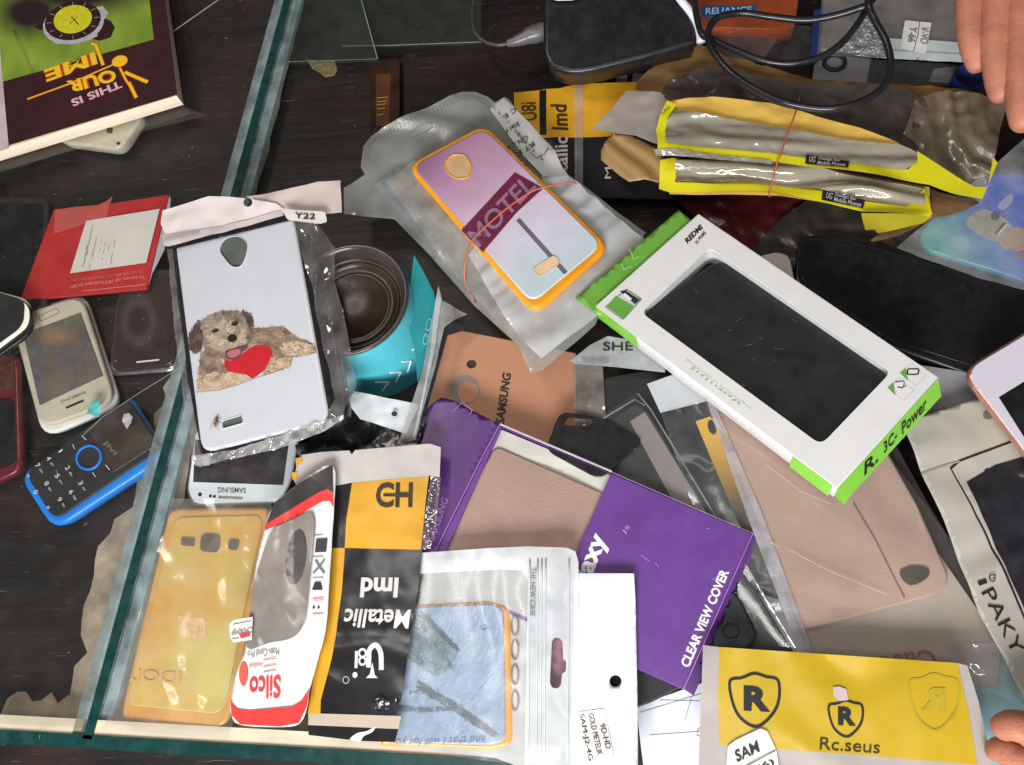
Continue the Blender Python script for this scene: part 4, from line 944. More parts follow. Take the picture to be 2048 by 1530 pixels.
for s_, a, b, c in (('UTP', (1060, 350), (1035, 318), (1052, 352)), ('ON CA', (1056, 288), (1016, 314), (1060, 296)), ('RT P', (1068, 300), (1036, 324), (1073, 308)), ('C E', (1034, 236), (1010, 250), (1038, 243)), ('2017', (1040, 262), (1012, 280), (1044, 268))):
    text(s_, pl2, a, b, c, INK, t, z=1.0, bump=bagb, bold=0.01)
rr0 = random.Random(5)
for i in range(46):
    u = rr0.uniform(0, 1); v = rr0.uniform(0, 1); x = 1000+u*100+v*8-16; y = 226+u*110+v*14
    if rr0.random() < 0.9: line('fine_print', pl2, [(x, y), (x+rr0.uniform(2, 6), y-rr0.uniform(1, 4))], rr0.uniform(1, 2.4), INK if rr0.random() < .5 else gry, t, z=1.0, bump=bagb)
line('printed_hook', pl2, [(1062, 322), (1078, 336), (1092, 326), (1100, 316)], 2, INK, t, z=1.0, bump=bagb)
ORR = mat('orange_rubber', S(228, 150, 28), 0.28, sss=0.25, var=0.10)
slab('rim', pm_, [(812, 330), (968, 246), (1222, 492), (1068, 628)], 0.9, ORR, t, bev=0.22, r=[1.0, 1.0, 1.0, 1.0], nb=4)
def sky_(u, v):
    k = max(0, min(1, ((u-850)*0.55+(v-300)*0.75)/330)); n = noise.noise(Vector((u*.01, v*.01, 2)))
    cols = [Vector(S(142, 104, 134)), Vector(S(180, 138, 164)), Vector(S(202, 176, 198)), Vector(S(204, 198, 208)), Vector(S(184, 200, 204))]
    q = max(0, min(3.999, (k+0.10*n)*4)); i = int(q); c = cols[i].lerp(cols[i+1], q-i)
    pk_ = max(0, 1-math.hypot((u-935)/80, (v-500)/90)); return c.lerp(Vector(S(214, 172, 190)), 0.6*pk_)[:]
cap = rnd([(888, 330), (903, 311), (930, 311), (945, 335), (938, 357), (915, 360), (896, 348)], 8)
slab('printed_back', pm_, [(824, 333), (968, 256), (1206, 490), (1064, 608)], 0.25, PRTG, t, z=0.07, bev=0.10, r=0.85, colf=sky_, res=0.35)
sheet('camera_cutout', pm_, cap, mat('cream_hole', S(196, 160, 118), 0.4, var=0.15), t, z=0.085)
tube('cutout_rim', [pm_.w(*pm_.l(u, v), 0.08) for u, v in cap], 0.05, ORR, t, closed=True)
sheet('printed_sign', pm_, [(923, 462), (1030, 346), (1087, 378), (1035, 425), (966, 506)], mat('sign_maroon', S(104, 36, 62), 0.3, var=0.15), t, z=0.09)
text('MOTEL', pm_, (958, 498), (1074, 376), (934, 468), mat('sign_mauve', S(150, 108, 138), 0.35), t, z=0.10, bold=0.015)
line('printed_pole', pm_, [(1036, 440), (1132, 548)], 10, mat('pole_grey', S(104, 96, 108), 0.35), t, z=0.088)
sl2 = rnd([(1064, 540), (1108, 512), (1122, 526), (1080, 556)], 8)
sheet('slot_cutout', pm_, sl2, mat('slot_cream', S(222, 192, 150), 0.4), t, z=0.10)
tube('cutout_rim', [pm_.w(*pm_.l(u, v), 0.09) for u, v in sl2], 0.03, mat('slot_rim', S(200, 176, 150), 0.3), t, closed=True)
rb = mat('orange_band_rubber', S(212, 106, 66), 0.45)
t = thing('rubber_band', 'thin orange rubber band stretched across the pink sign case', 'rubber band', (1000, 430, 3.6))
tube('band', pathpx([(952, 612, 2.9), (930, 560, 3.3), (932, 520, 4.0), (944, 482, 4.12), (1000, 428, 4.14), (1055, 388, 4.14), (1090, 374, 4.10), (1140, 366, 3.5), (1160, 372, 3.1)]), 0.045, rb, t, n=6)
# ---------------------------------------------------------------- white window box
t = thing('window_box', 'white and lime green phone case box with a large window showing a black case', 'box', (1530, 700, 2.2))
A_, B_, C_, D_ = (1397, 429), (1876, 756), (1674, 977), (1192, 613)
p = Pl((*A_, 3.8), (*D_, 3.9), (1775, 866, 5.6))
WCARD = mat('white_card', S(220, 217, 214), 0.3, var=0.04, bump=0.05); LIME = mat('lime_card', S(128, 196, 62), 0.35, var=0.08)
win = [(1420, 494), (1783, 743), (1642, 890), (1282, 625)]
slab('carton', p, [A_, B_, C_, D_], 1.5, WCARD, t, bev=0.03, nb=2, holes=[win], hr=0.5)
slab('inner_case', p, [(1440, 506), (1800, 748), (1650, 905), (1262, 632)], 0.45, mat('case_black', (0.007, 0.006, 0.007), 0.4, var=0.4, dust=0.04), t, z=-0.55, bev=0.1, r=0.8)
sheet('window_film', p, [(1410, 490), (1790, 743), (1644, 898), (1274, 625)], film('window_film', 0.02, gloss=0.03, wr=0.35, wrs=0.35, rough=0.06), t, z=-0.06)
# green hang flap behind the top end
sheet('hang_flap', Pl((1357, 420, 3.6), (1150, 597, 3.7), (1395, 460, 3.6)), [(1357, 420), (1150, 597), (1200, 632), (1396, 450)], mat('green_flap', S(104, 158, 60), 0.35, var=0.08), t, thick=0.05, bump=crum(0.05, 0.4, 2))
for q in ([(1258, 500), (1264, 508), (1266, 520), (1278, 515)], [(1243, 528), (1248, 540), (1262, 534)]): line('crease', Pl(3.75), q, 1.4, mat('crease_green', S(186, 212, 140), 0.5), t, z=0.06)
for k_ in range(14):
    u_, v_ = random.uniform(1380, 1680), random.uniform(560, 780); line('scratch', p, [(u_, v_), (u_+random.uniform(-14, 20), v_+random.uniform(-8, 10))], 0.6, mat('scratch_grey', S(120, 114, 112), 0.5), t, z=-0.045)
for q in ([(1300, 520), (1344, 546), (1350, 550)], [(1366, 486), (1388, 502)]): line('crease', p, q, 0.9, mat('crease_white', S(238, 236, 232), 0.5), t, z=0.01)
for q in ([A_, B_], [D_, A_], [(1282, 625), (1420, 494), (1783, 743)]): line('cut_edge', p, q, 1.2, mat('crease_white', None), t, z=0.008)
# sides
def side(name, a, b, z0, z1, m, s0=0, s1=1, off=0.012, ex=0):
    """panel on the box side under top edge a->b (pixels)"""
    qa, qb = Vector(p.l(*a)), Vector(p.l(*b)); q0, q1 = qa.lerp(qb, s0), qa.lerp(qb, s1)
    e = (qb-qa).normalized(); nn = Vector((e.y, -e.x)); c = Vector(p.l(1535, 700))
    if (qa-c).dot(nn) < 0: nn = -nn
    w_ = lambda q, z, o: p.w(q.x+nn.x*o, q.y+nn.y*o, z)
    V = [w_(q0, z0, off), w_(q1, z0, off), w_(q1, z1, off+ex), w_(q0, z1, off+ex)]
    return mk(name, V, [(0, 1, 2, 3)], m, t, smooth=False)
side('lime_side', D_, C_, -0.03, -1.4, LIME, 0.0, 0.19); side('lime_side', D_, C_, -0.03, -1.5, LIME, 0.84, 0.985, ex=0.1)
side('lime_end', B_, C_, -0.03, -1.45, LIME, 0.0, 1.0, ex=0.55)
sheet('end_tab', Pl(4.3), [(1668, 985), (1690, 985), (1700, 992), (1690, 1008), (1676, 998)], LIME, t, thick=0.04)
qa, qb = p.w(*p.l(*C_), 0), p.w(*p.l(*B_), 0); dn = -p.n
e_ = (qb-qa).normalized(); nrm = e_.cross(p.n)
if nrm.dot(qa-p.w(*p.l(1535, 700), 0)) < 0: nrm = -nrm
dn = (p.w(0,0,-1.42)-p.w(0,0,-0.03)+nrm*0.55).normalized()
sp_ = Pl(0, world=(qa+nrm*0.025, qb+nrm*0.025, qa+dn*1.4+nrm*0.025), ex=e_)
if sp_.n.dot(nrm) < 0: sp_.n = -sp_.n; sp_.y = -sp_.y
def stext(s_, s0, s1, z0, z1, m, bold=0.01):
    L_ = (qb-qa).length
    def pj(s, z): return proj(qa+e_*(L_*s)+dn*z+nrm*0.025)
    text(s_, sp_, pj(s0, z1), pj(s1, z1), pj(s0, z0), m, t, z=0.012, bold=bold, shear=0.25)
stext('R.', 0.22, 0.36, 0.25, 1.15, INK, 0.015); stext('3C-', 0.42, 0.56, 0.3, 1.1, INK, 0.015); stext('Power', 0.60, 0.86, 0.3, 1.2, INK, 0.015)
text('REDMI', p, (1375, 488), (1406, 457), (1369, 479), INK, t, z=0.012, bold=0.05); text('3S PRIME', p, (1394, 490), (1413, 466), (1389, 485), INK, t, z=0.012, bold=0.02)
# logo square and icons
sheet('logo_frame', p, rnd([(1209, 614), (1253, 577), (1285, 598), (1246, 641)], 4), mat('logo_edge', S(110, 136, 96), 0.4), t, z=0.008)
sheet('logo_paper', p, rnd([(1212, 614), (1253, 580), (1281, 599), (1245, 638)], 4), mat('logo_grey', S(196, 200, 196), 0.3), t, z=0.016)
sheet('logo_green', p, [(1213, 613), (1232, 592), (1268, 612), (1246, 638)], mat('logo_green', S(98, 156, 58), 0.4), t, z=0.022)
sheet('logo_black', p, [(1240, 583), (1251, 581), (1280, 600), (1270, 609)], mat('logo_blackm', S(42, 40, 42), 0.4), t, z=0.024)
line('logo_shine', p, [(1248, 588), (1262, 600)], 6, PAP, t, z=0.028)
pg = mat('pale_green_ink', S(176, 196, 150), 0.5)
text('Specially supply for the official flagship', p, (1374, 716), (1504, 815), (1371, 721), pg, t, z=0.010)
rg = random.Random(2)
for i in range(11):   # large stylised characters beneath
    cx, cy = 1386+i*9.2, 737+i*7.0
    for k in range(4):
        a = rg.uniform(0, 6.28); l = rg.uniform(3, 5)
        line('printed_glyph', p, [(cx-math.cos(a)*l+rg.uniform(-2, 2), cy-math.sin(a)*l), (cx+math.cos(a)*l, cy+math.sin(a)*l+rg.uniform(-2, 2))], 1.2, pg, t, z=0.010)
GI = mat('icon_green', S(104, 158, 70), 0.4)
for du, dv in ((0, 0), (-25, 29)):
    sheet('icon_corner', p, [(1800+du, 746+dv), (1812+du, 735+dv), (1816+du, 762+dv)], GI, t, z=0.010)
    line('icon_frame', p, [(1800+du, 746+dv), (1824+du, 727+dv), (1852+du, 752+dv), (1832+du, 772+dv), (1800+du, 746+dv)], 0.8, mat('icon_frame', S(178, 182, 176), 0.5), t, z=0.010)
line('icon', p, rnd([(1816, 738), (1838, 738), (1836, 749), (1814, 749)], 3), 2.6, INK, t, z=0.013, closed=True)
line('icon', p, [(1790, 764), (1808, 762), (1808, 772), (1812, 773)], 2.2, INK, t, z=0.013); line('icon', p, [(1795, 774), (1804, 776), (1808, 772)], 2.2, INK, t, z=0.013)
# ---------------------------------------------------------------- purple box
t = thing('window_box', 'purple cover box with white lettering, open side window and blush leather inside', 'box', (1200, 1080, 1.4))
PUR = mat('purple_card', S(98, 56, 130), 0.36, var=0.12, vs=0.35, bump=0.1, dust=0.10)
PE = mat('worn_purple_edge', S(178, 140, 190), 0.5)
p = Pl((1000, 848, 2.5), (1505, 1068, 2.5), (1367, 1378, 2.6))
TL, TR, BR_, BL = (882, 800), (1505, 1068), (1367, 1378), (744, 1110)
slab('carton', p, [TL, TR, BR_, BL], 1.1, PUR, t, bev=0.03, nb=1, holes=[[(1003, 853), (1222, 947), (1088, 1250), (868, 1155)]])
LTH = mat('blush_leather', S(160, 130, 117), 0.42, var=0.10, vs=0.3, bump=0.5, bs=9)
sheet('inner_tray', p, [(992, 852), (1226, 950), (1180, 1050), (940, 945)], mat('tray_grey', S(196, 192, 180), 0.35, var=0.08), t, z=-0.35, bump=folds(0.08, 1.1, 3, 2), res=0.25)
slab('leather_cover', p, [(990, 888), (1206, 984), (1150, 1180), (860, 1170), (870, 1100)], 0.4, LTH, t, z=-0.22, bev=0.1, r=[0.5, 0, 0, 0, 0])
line('stitching', p, [(921, 990), (935, 970)], 2, INK, t, z=-0.2)
sheet('left_lid', p, [(838, 842), (860, 812), (882, 796), (905, 800), (945, 822), (1001, 849), (965, 915), (925, 1000), (870, 1110), (820, 1100), (832, 960)], mat('dark_purple_card', S(84, 46, 108), 0.32, var=0.08), t, z=0.08, bump=crum(0.03, 0.4, 3), res=0.4, thick=0.03)
for q in ([(908, 824), (925, 806), (945, 822)], [(1001, 849), (965, 915), (868, 1110)], [(1003, 849), (1224, 945)], [(1225, 946), (1505, 1068), (1367, 1378)], [(946, 820), (940, 832)]): line('worn_edge', p, q, 1.3, PE, t, z=0.13)
line('worn_edge', p, [(1001, 849), (1224, 944)], 4, mat('cut_card_white', S(214, 206, 198), 0.5), t, z=0.05)
text('SAMSUNG', p, (868, 1085), (898, 1000), (855, 1078), mat('grey_violet_ink', S(140, 104, 168), 0.4), t, z=0.09, bold=0.02)
text('Galaxy', p, (1165, 1229), (1226, 1080), (1118, 1208), INKW, t, z=0.012, bold=0.035)
text('J5', p, (1251, 1070), (1262, 1055), (1243, 1064), mat('silver_ink', S(176, 150, 196), 0.4), t, z=0.012)
text('CLEAR VIEW COVER', p, (1378, 1337), (1459, 1144), (1360, 1328), INKW, t, z=0.012, bold=0.035)
for (a, b) in (((1282, 1110), (1300, 1124)), ((1310, 1125), (1318, 1134)), ((1412, 1056), (1420, 1058)), ((1424, 1160), (1432, 1155))): line('scuff', p, [a, b], 1.0, PE, t, z=0.012)
qa, qb = p.w(*p.l(*TR), 0), p.w(*p.l(*BR_), 0); e2 = (qb-qa).normalized(); n2 = e2.cross(p.n)
if n2.dot(qa-p.w(*p.l(1150, 1080), 0)) < 0: n2 = -n2
for s in (0.0, 1.0): 
    q = qa.lerp(qb, s)+n2*0.01; tube('worn_corner', [q, q-p.n*0.5, q-p.n*1.05], 0.035, PE, t, n=6)
LS = (qb-qa).length
cq = p.w(*p.l(1150, 1080), 0); V = [qa+n2*0.012, qb+n2*0.012, qb+n2*0.62-p.n*1.05, qa+n2*0.5-p.n*1.05]
mk('end_panel', V, [(0, 1, 2, 3)], mat('end_purple', S(104, 60, 132), 0.35, var=0.12), t, smooth=False)
dn2 = ((V[2]-V[1])).normalized()
for s, l in ((0.3, .08), (0.42, .05), (0.5, .10), (0.66, .06), (0.78, .05)):
    q = qa+e2*LS*s+n2*0.04+dn2*0.55; tube('pen_mark', [q, q+e2*LS*l*0.5+dn2*0.25, q+e2*LS*l-dn2*0.15], 0.04, INK, t, n=5)
# ---------------------------------------------------------------- new case zip bag (bottom)
t = thing('zip_bag', 'milky zip bag with a picture case in orange rim, slot-punched edge on its right', 'zip bag', (1000, 1300, 0.8))
p = Pl((850, 1110, 2.78), (1150, 1110, 2.85), (1000, 1480, 2.15))
bn = addf(folds(0.10, 0.0, 2.5, 8), crum(0.06, 0.35, 6))
sheet('backing', p, [(850, 1120), (1040, 1112), (1060, 1130), (1056, 1540), (990, 1516), (800, 1495), (840, 1200)], mat('bag_back_grey', S(176, 174, 170), 0.4, var=0.12), t, z=-0.15 if False else -0.02, holes=[[(800.5, 1214), (1024, 1200), (1030, 1500), (800.5, 1494)]] if False else ())
slab('case_rim', p, [(760, 1212), (975, 1200), (1022, 1212), (1028, 1490), (988, 1502), (760, 1492)], 0.6, ORR, t, z=0.05, bev=0.2, r=[0.2, 0.2, 0.8, 0.9, 0.4, 0.2])
def cloth(u, v):
    q = u*0.45+v*0.9; n = noise.noise(Vector(((u+v*0.6)*0.09, (v-u*0.6)*0.012, 3))); m = noise.noise(Vector((u*.008, v*.008, 6)))
    return Vector(S(150+22*n+12*m, 168+20*n+10*m, 190+16*n+10*m))[:]
slab('printed_back', p, [(770, 1218), (975, 1208), (1008, 1216), (1012, 1482), (975, 1490), (765, 1484)], 0.2, PRTG, t, z=0.12, bev=0.08, r=[0.2, 0.1, 0.7, 0.7, 0.3, 0.2], colf=cloth, res=0.22)
LEAF = mat('printed_leaf', S(92, 112, 114), 0.3, var=0.22, vs=1.5); LDK = mat('printed_leaf_dark', S(60, 80, 84), 0.3, var=0.2)
zl = 0.138
sheet('printed_leaf', p, cat([(835, 1225), (860, 1232), (890, 1270), (918, 1300), (908, 1318), (905, 1335), (885, 1340), (870, 1350), (855, 1345), (840, 1330), (820, 1320), (800, 1280)], 3), LEAF, t, z=zl)
line('printed_stem', p, [(850, 1232), (880, 1262), (905, 1290), (920, 1302)], 4, LDK, t, z=zl+0.004)
line('printed_stem', p, [(846, 1370), (880, 1395), (915, 1415), (955, 1445), (992, 1470)], 11, LDK, t, z=zl+0.004)
line('printed_stem', p, [(820, 1385), (850, 1384), (890, 1400)], 7, LEAF, t, z=zl+0.003); line('printed_stem', p, [(838, 1420), (870, 1421), (905, 1418)], 4, LDK, t, z=zl+0.003)
line('printed_line', p, [(930, 1418), (965, 1372), (1001, 1330)], 1.3, gry, t, z=zl+0.003)
sheet('printed_spot', p, ell(971, 1255, 11, 6), LDK, t, z=zl+0.003)
line('printed_stem', p, [(872, 1350), (896, 1338), (912, 1330)], 5, LEAF, t, z=zl+0.003)
for k in range(26):
    u = 880+random.uniform(-10, 100); v = 1215+random.uniform(0, 90); line('printed_line', p, [(u, v), (u-8, v+22)], 0.9, LDK if k % 3 == 0 else mat('pale_blue_line', S(196, 208, 224), 0.4), t, z=zl+0.003)
text('and that I will for you', p, (972, 1466), (780, 1474), (974, 1486), mat('script_ink', S(104, 110, 130), 0.4), t, z=zl+0.03, shear=0.35)
leaf_ = [(835, 1225), (860, 1232), (890, 1270), (918, 1300), (908, 1318), (905, 1335), (885, 1340), (870, 1350), (855, 1345), (840, 1330), (820, 1320), (805, 1280)]
br_ = [(838, 1362), (880, 1388), (918, 1408), (958, 1438), (996, 1466), (990, 1474), (950, 1450), (912, 1424), (876, 1402), (842, 1380)]
all_ = [(800, 1222), (975, 1212), (1004, 1220), (1008, 1478), (970, 1486), (800, 1482)]
fur('printed_picture', p, [(all_, 2600, [(128, 148, 176), (150, 168, 192), (166, 184, 206), (190, 202, 218)], 2.1, 22, 1.1),
    (leaf_, 900, [(62, 84, 88), (84, 106, 110), (104, 126, 130), (124, 146, 150)], 0.9, 16, 2.0),
    (br_, 420, [(52, 66, 70), (78, 92, 96), (112, 126, 132)], 0.6, 16, 1.6),
    ([(845, 1235), (852, 1230), (884, 1262), (922, 1300), (914, 1304), (880, 1270)], 160, [(50, 66, 72), (70, 88, 94)], 0.8, 14, 1.4),
    ([(800, 1410), (850, 1416), (905, 1412), (905, 1420), (850, 1424), (800, 1420)], 120, [(70, 88, 96), (96, 114, 124)], 0.05, 14, 1.4)], t, z=zl+0.006)
for v in (1252, 1300, 1350, 1402): tube('bumper_ring', [p.w(*p.l(a, b), 0.06) for a, b in ell(1030, v, 7, 19)], 0.05, mat('ring_brown', S(120, 100, 88), 0.3), t, closed=True, n=6)
bago = [(770, 1112), (990, 1097), (1060, 1094), (1135, 1097), (1152, 1104), (1158, 1125), (1158, 1560), (1060, 1560), (1020, 1522), (770, 1494)]
NB = film('new_bag_window', 0.10, mcol=(0.8, 0.8, 0.8), wr=0.25, wrs=0.3, gloss=0.03, rough=0.2)
NM = film('new_bag_milk', 0.78, mcol=(0.83, 0.85, 0.85), wr=0.5, wrs=0.3, gloss=0.05, rough=0.25, var=0.15)
wn = [(772, 1152), (1000, 1140), (1046, 1142), (1058, 1158), (1050, 1560), (1040, 1510), (770, 1486)]
sheet('window', p, [(770, 1146), (1000, 1136), (1046, 1138), (1062, 1158), (1052, 1530), (770, 1490)], NB, t, z=0.38, bump=bn, res=0.3)
sheet('milky_panel', p, [(770, 1112), (990, 1097), (1060, 1094), (1135, 1097), (1152, 1104), (1158, 1125), (1158, 1560), (1050, 1560), (1052, 1480), (1058, 1160), (1044, 1142), (1000, 1140), (770, 1152)], NM, t, z=0.42, bump=bn, res=0.3,
      holes=[rnd([(1106, 1282), (1112, 1275), (1122, 1276), (1127, 1284), (1128, 1318), (1134, 1322), (1133, 1342), (1126, 1346), (1124, 1368), (1118, 1376), (1106, 1374), (1102, 1364)], 3)])
sheet('slot_backing', p, [(1096, 1268), (1138, 1268), (1138, 1384), (1096, 1384)], mat('slot_red', S(120, 84, 92), 0.4, var=0.5, vs=2), t, z=-0.12)
for u in (1062, 1078, 1086, 1094, 1140): tube('zip_rib', [p.w(*p.l(u-4*k/12, 1120+k*36), 0.46+bn(*p.l(u-4*k/12, 1120+k*36))) for k in range(12)], 0.05, NM, t, n=6)
text('THE NEW CASE', p, (1064, 1136), (1061, 1233), (1075, 1136), mat('mid_grey_ink', S(104, 106, 112), 0.4), t, z=0.48, bump=bn)
# ---------------------------------------------------------------- white 9D bag
t = thing('case_packet', 'glossy white paper packet with punched round hole and a small three-line sticker', 'packet', (1215, 1350, 1.0))
p = Pl((1160, 1150, 2.95), (1268, 1150, 2.95), (1210, 1500, 2.75)); b9 = addf(crum(0.07, 0.35, 9), folds(0.10, 1.3, 3, 4))
WP = mat('glossy_white_pouch', S(222, 224, 230), 0.16, var=0.02, wr=0.5, wrs=0.35)
sheet('pouch', p, [(1150, 1147), (1268, 1147), (1271, 1205), (1275, 1400), (1276, 1560), (1140, 1560)], WP, t, bump=b9, res=0.3, holes=[ell(1231, 1362, 12, 12)], thick=0.03)
sheet('folded_top', p, [(1152, 1147), (1268, 1147), (1271, 1206), (1215, 1200), (1158, 1185)], WP, t, z=0.08, bump=b9, res=0.3)
sheet('sticker', p, [(1158, 1424), (1208, 1417), (1228, 1512), (1234, 1560), (1154, 1560)], LBL, t, z=0.05, bump=b9, res=0.3)
for s_, a, b, c in (('9D-HD', (1199, 1449), (1212, 1498), (1210, 1447)), ('GOLD METELIK', (1176, 1428), (1195, 1511), (1187, 1426)), ('SAM-J2-4G', (1156, 1429), (1175, 1522), (1168, 1427))): text(s_, p, a, b, c, INK, t, z=0.075, bump=b9)
# ---------------------------------------------------------------- main mustard packet
t = thing('case_packet', 'long mustard and black case packet with upside-down lettering and a milky top, left of the zip bag', 'packet', (740, 1200, 1))
t['label'] = 'long mustard and black packet with upside-down white lettering left of the zip bag'
p = Pl((650, 920, 3.5), (870, 900, 3.6), (700, 1440, 2.9)); bu = addf(folds(0.07, 1.5, 3.2, 12), crum(0.05, 0.3, 12))
sheet('black_panel', p, [(652, 1094), (690, 1095), (845, 1100), (836, 1180), (820, 1280), (802, 1400), (785, 1432), (640, 1427), (630, 1350)], BPK, t, bump=bu, res=0.3)
sheet('mustard_strip', p, [(656, 1096), (690, 1096), (684, 1180), (668, 1300), (642, 1400), (641, 1428), (616, 1426), (628, 1350), (640, 1200)], YPK, t, z=0.035, bump=bu, res=0.3)
sheet('mustard_square', p, [(705, 966), (858, 952), (852, 1010), (843, 1100), (690, 1096), (694, 1040)], YPK, t, z=0.07, bump=bu, res=0.3)
sheet('black_square', p, [(648, 970), (706, 965), (690, 1096), (650, 1095)], BPK, t, z=0.03, bump=bu, res=0.3)
sheet('milky_top', p, [(598, 917), (606, 910), (640, 905), (700, 902), (705, 910), (712, 901), (860, 888), (882, 895), (880, 955), (862, 952), (705, 966), (600, 985), (588, 960)], mat('milky_top', S(186, 178, 172), 0.35, var=0.10, wr=0.6, wrs=0.5), t, z=0.11, bump=bu, res=0.25)
for q in ([(592, 918), (604, 914), (606, 924), (594, 934)], [(586, 946), (598, 944), (596, 958), (586, 960)]): sheet('orange_dot', p, q, YPK, t, z=0.15, bump=bu)
sheet('side_seal', p, [(862, 952), (882, 955), (874, 1040), (862, 1098), (844, 1100), (854, 1010)], film('seal', 0.55, mcol=(0.30, 0.22, 0.22), wr=1.2, wrs=1.2), t, z=0.05, bump=bu, res=0.2)
for i in range(20): line('seal_print', p, [(864-i*0.4, 970+i*6), (874-i*0.4, 972+i*6)], 1.4, INK, t, z=0.09, bump=bu)
sheet('tan_band', p, [(617, 1426), (640, 1427), (803, 1432), (797, 1458), (617, 1450)], mat('tan_band', S(180, 162, 146), 0.4, var=0.06), t, z=0.04, bump=bu, res=0.3)
sheet('black_end', p, [(617, 1450), (797, 1458), (790, 1484), (720, 1482), (617, 1470)], BPK, t, z=0.03, bump=bu, res=0.3)
sheet('white_swoosh', p, cat([(700, 1478), (715, 1466), (735, 1462), (752, 1452), (745, 1464), (728, 1472), (722, 1482), (712, 1482)], 3), PAP, t, z=0.06, bump=bu)
text('CH', p, (752, 1016), (826, 1016), (754, 966), mat('dark_ink', S(48, 38, 24), 0.4), t, z=0.11, bump=bu, bold=0.03)
line('letter_bar', p, [(768, 991), (800, 991)], 6, mat('dark_ink', None), t, z=0.12, bump=bu)
WI = mat('printed_offwhite', S(206, 200, 196), 0.4)
text('Imd', p, (798, 1155), (723, 1155), (795, 1195), WI, t, z=0.06, bump=bu, bold=0.035)
text('Metallic', p, (823, 1219), (692, 1217), (817, 1257), WI, t, z=0.06, bump=bu, bold=0.022)
line('logo_stroke', p, cat([(763, 1340), (762, 1305), (752, 1290), (740, 1300), (738, 1320), (737, 1335)], 5, closed=False), 10, WI, t, z=0.045, bump=bu)
text('8', p, (735, 1296), (717, 1296), (734, 1332), WI, t, z=0.045, bump=bu)
line('logo_stroke', p, [(714, 1302), (712, 1336)], 6, WI, t, z=0.045, bump=bu); sheet('logo_dot', p, ell(710, 1350, 5, 6), WI, t, z=0.045, bump=bu)
sheet('logo_point', p, [(745, 1324), (750, 1350), (756, 1356), (732, 1356), (740, 1348)], WI, t, z=0.045, bump=bu)
line('registered_mark', p, ell(692, 1360, 6, 7, 0, 12), 1.2, WI, t, z=0.045, bump=bu, closed=True)
sheet('foil_glint', p, cat([(745, 1405), (760, 1395), (780, 1400), (798, 1398), (790, 1412), (770, 1420), (750, 1420)], 3), mat('black_foil', S(40, 38, 40), 0.08, wr=2.0, wrs=2.2), t, z=0.1, bump=crum(0.25, 1.6, 3), res=0.12)
# ---------------------------------------------------------------- red white packet
t = thing('case_packet', 'white and red case packet with a grey window and upside-down red name, over the mustard packet', 'packet', (570, 1250, 1.4))
t['label'] = 'white and red case packet with a grey window and upside-down red name'
p = Pl((600, 1000, 3.9), (660, 1000, 4.0), (540, 1440, 3.2)); bs_ = addf(folds(0.08, 0.3, 2.5, 14), crum(0.06, 0.35, 14))
SW = mat('glossy_white_print', S(218, 214, 210), 0.2, var=0.03, wr=0.4, wrs=0.5); SR = mat('glossy_red_print', S(222, 62, 58), 0.24, var=0.06, wr=0.3, wrs=0.5)
body_ = [(665, 928), (668, 1005), (664, 1080), (659, 1166), (652, 1258), (634, 1325), (620, 1378), (616, 1413), (599, 1447), (560, 1454), (480, 1450), (461, 1430), (460, 1398), (478, 1330), (491, 1297), (505, 1200), (512, 1131), (530, 1060), (548, 1010), (600, 965)]
sheet('pouch', p, cat(body_, 3), SW, t, bump=bs_, res=0.25, thick=0.04)
sheet('black_top', p, [(665, 929), (667, 985), (657, 979), (640, 986), (600, 1010), (533, 1052), (549, 1006), (600, 966)], mat('charcoal_print', S(58, 54, 54), 0.25, var=0.2, wr=0.6, wrs=0.6), t, z=0.05, bump=bs_, res=0.25)
sheet('red_band', p, [(657, 978), (667, 988), (667, 1014), (660, 1002), (645, 1003), (600, 1030), (530, 1062), (532, 1050), (600, 1008), (640, 984)], SR, t, z=0.06, bump=bs_, res=0.25)
sheet('window', p, cat([(628, 1030), (632, 1050), (628, 1100), (620, 1170), (612, 1240), (600, 1266), (580, 1279), (540, 1286), (497, 1296), (504, 1220), (512, 1165), (530, 1105), (550, 1060), (590, 1040), (618, 1028)], 3), mat('taupe_window', S(132, 122, 114), 0.16, var=0.28, vs=0.35, wr=0.8, wrs=0.5), t, z=0.20, bump=addf(bs_, folds(0.07, 0.2, 1.6, 4)), res=0.2)
sheet('inner_shape', p, ell(596, 1115, 20, 55, 0.12), mat('taupe_dark', S(84, 80, 78), 0.15, var=0.2, wr=0.6), t, z=0.25, bump=addf(bs_, folds(0.07, 0.2, 1.6, 4)), res=0.2)
sheet('red_bottom', p, [(621, 1376), (616, 1413), (599, 1446), (560, 1453), (480, 1449), (462, 1430), (460, 1398), (464, 1408), (474, 1418), (500, 1421), (585, 1413), (604, 1402)], SR, t, z=0.06, bump=bs_, res=0.25)
sheet('red_seal', p, ell(488, 1348, 9, 24), mat('brick_print', S(200, 92, 72), 0.3), t, z=0.05, bump=bs_)
RI = mat('red_print_ink', S(214, 58, 62), 0.4)
text('Silco', p, (562, 1350), (500, 1354), (562, 1396), RI, t, z=0.055, bump=bs_, bold=0.02)
text('Mobi.Cand Pro', p, (560, 1295), (496, 1302), (559, 1310), gry, t, z=0.055, bump=bs_)
for v in (1317, 1330, 1341): line('printed_rule', p, [(528, v+3), (553, v-1)], 1.6, RI if v < 1340 else gry, t, z=0.055, bump=bs_)
text('mobile', p, (526, 1325), (500, 1328), (525, 1334), RI, t, z=0.055, bump=bs_)
sheet('icon', p, [(634, 1078), (656, 1077), (653, 1104), (631, 1105)], mat('icon_black', S(56, 52, 54), 0.4), t, z=0.055, bump=bs_)
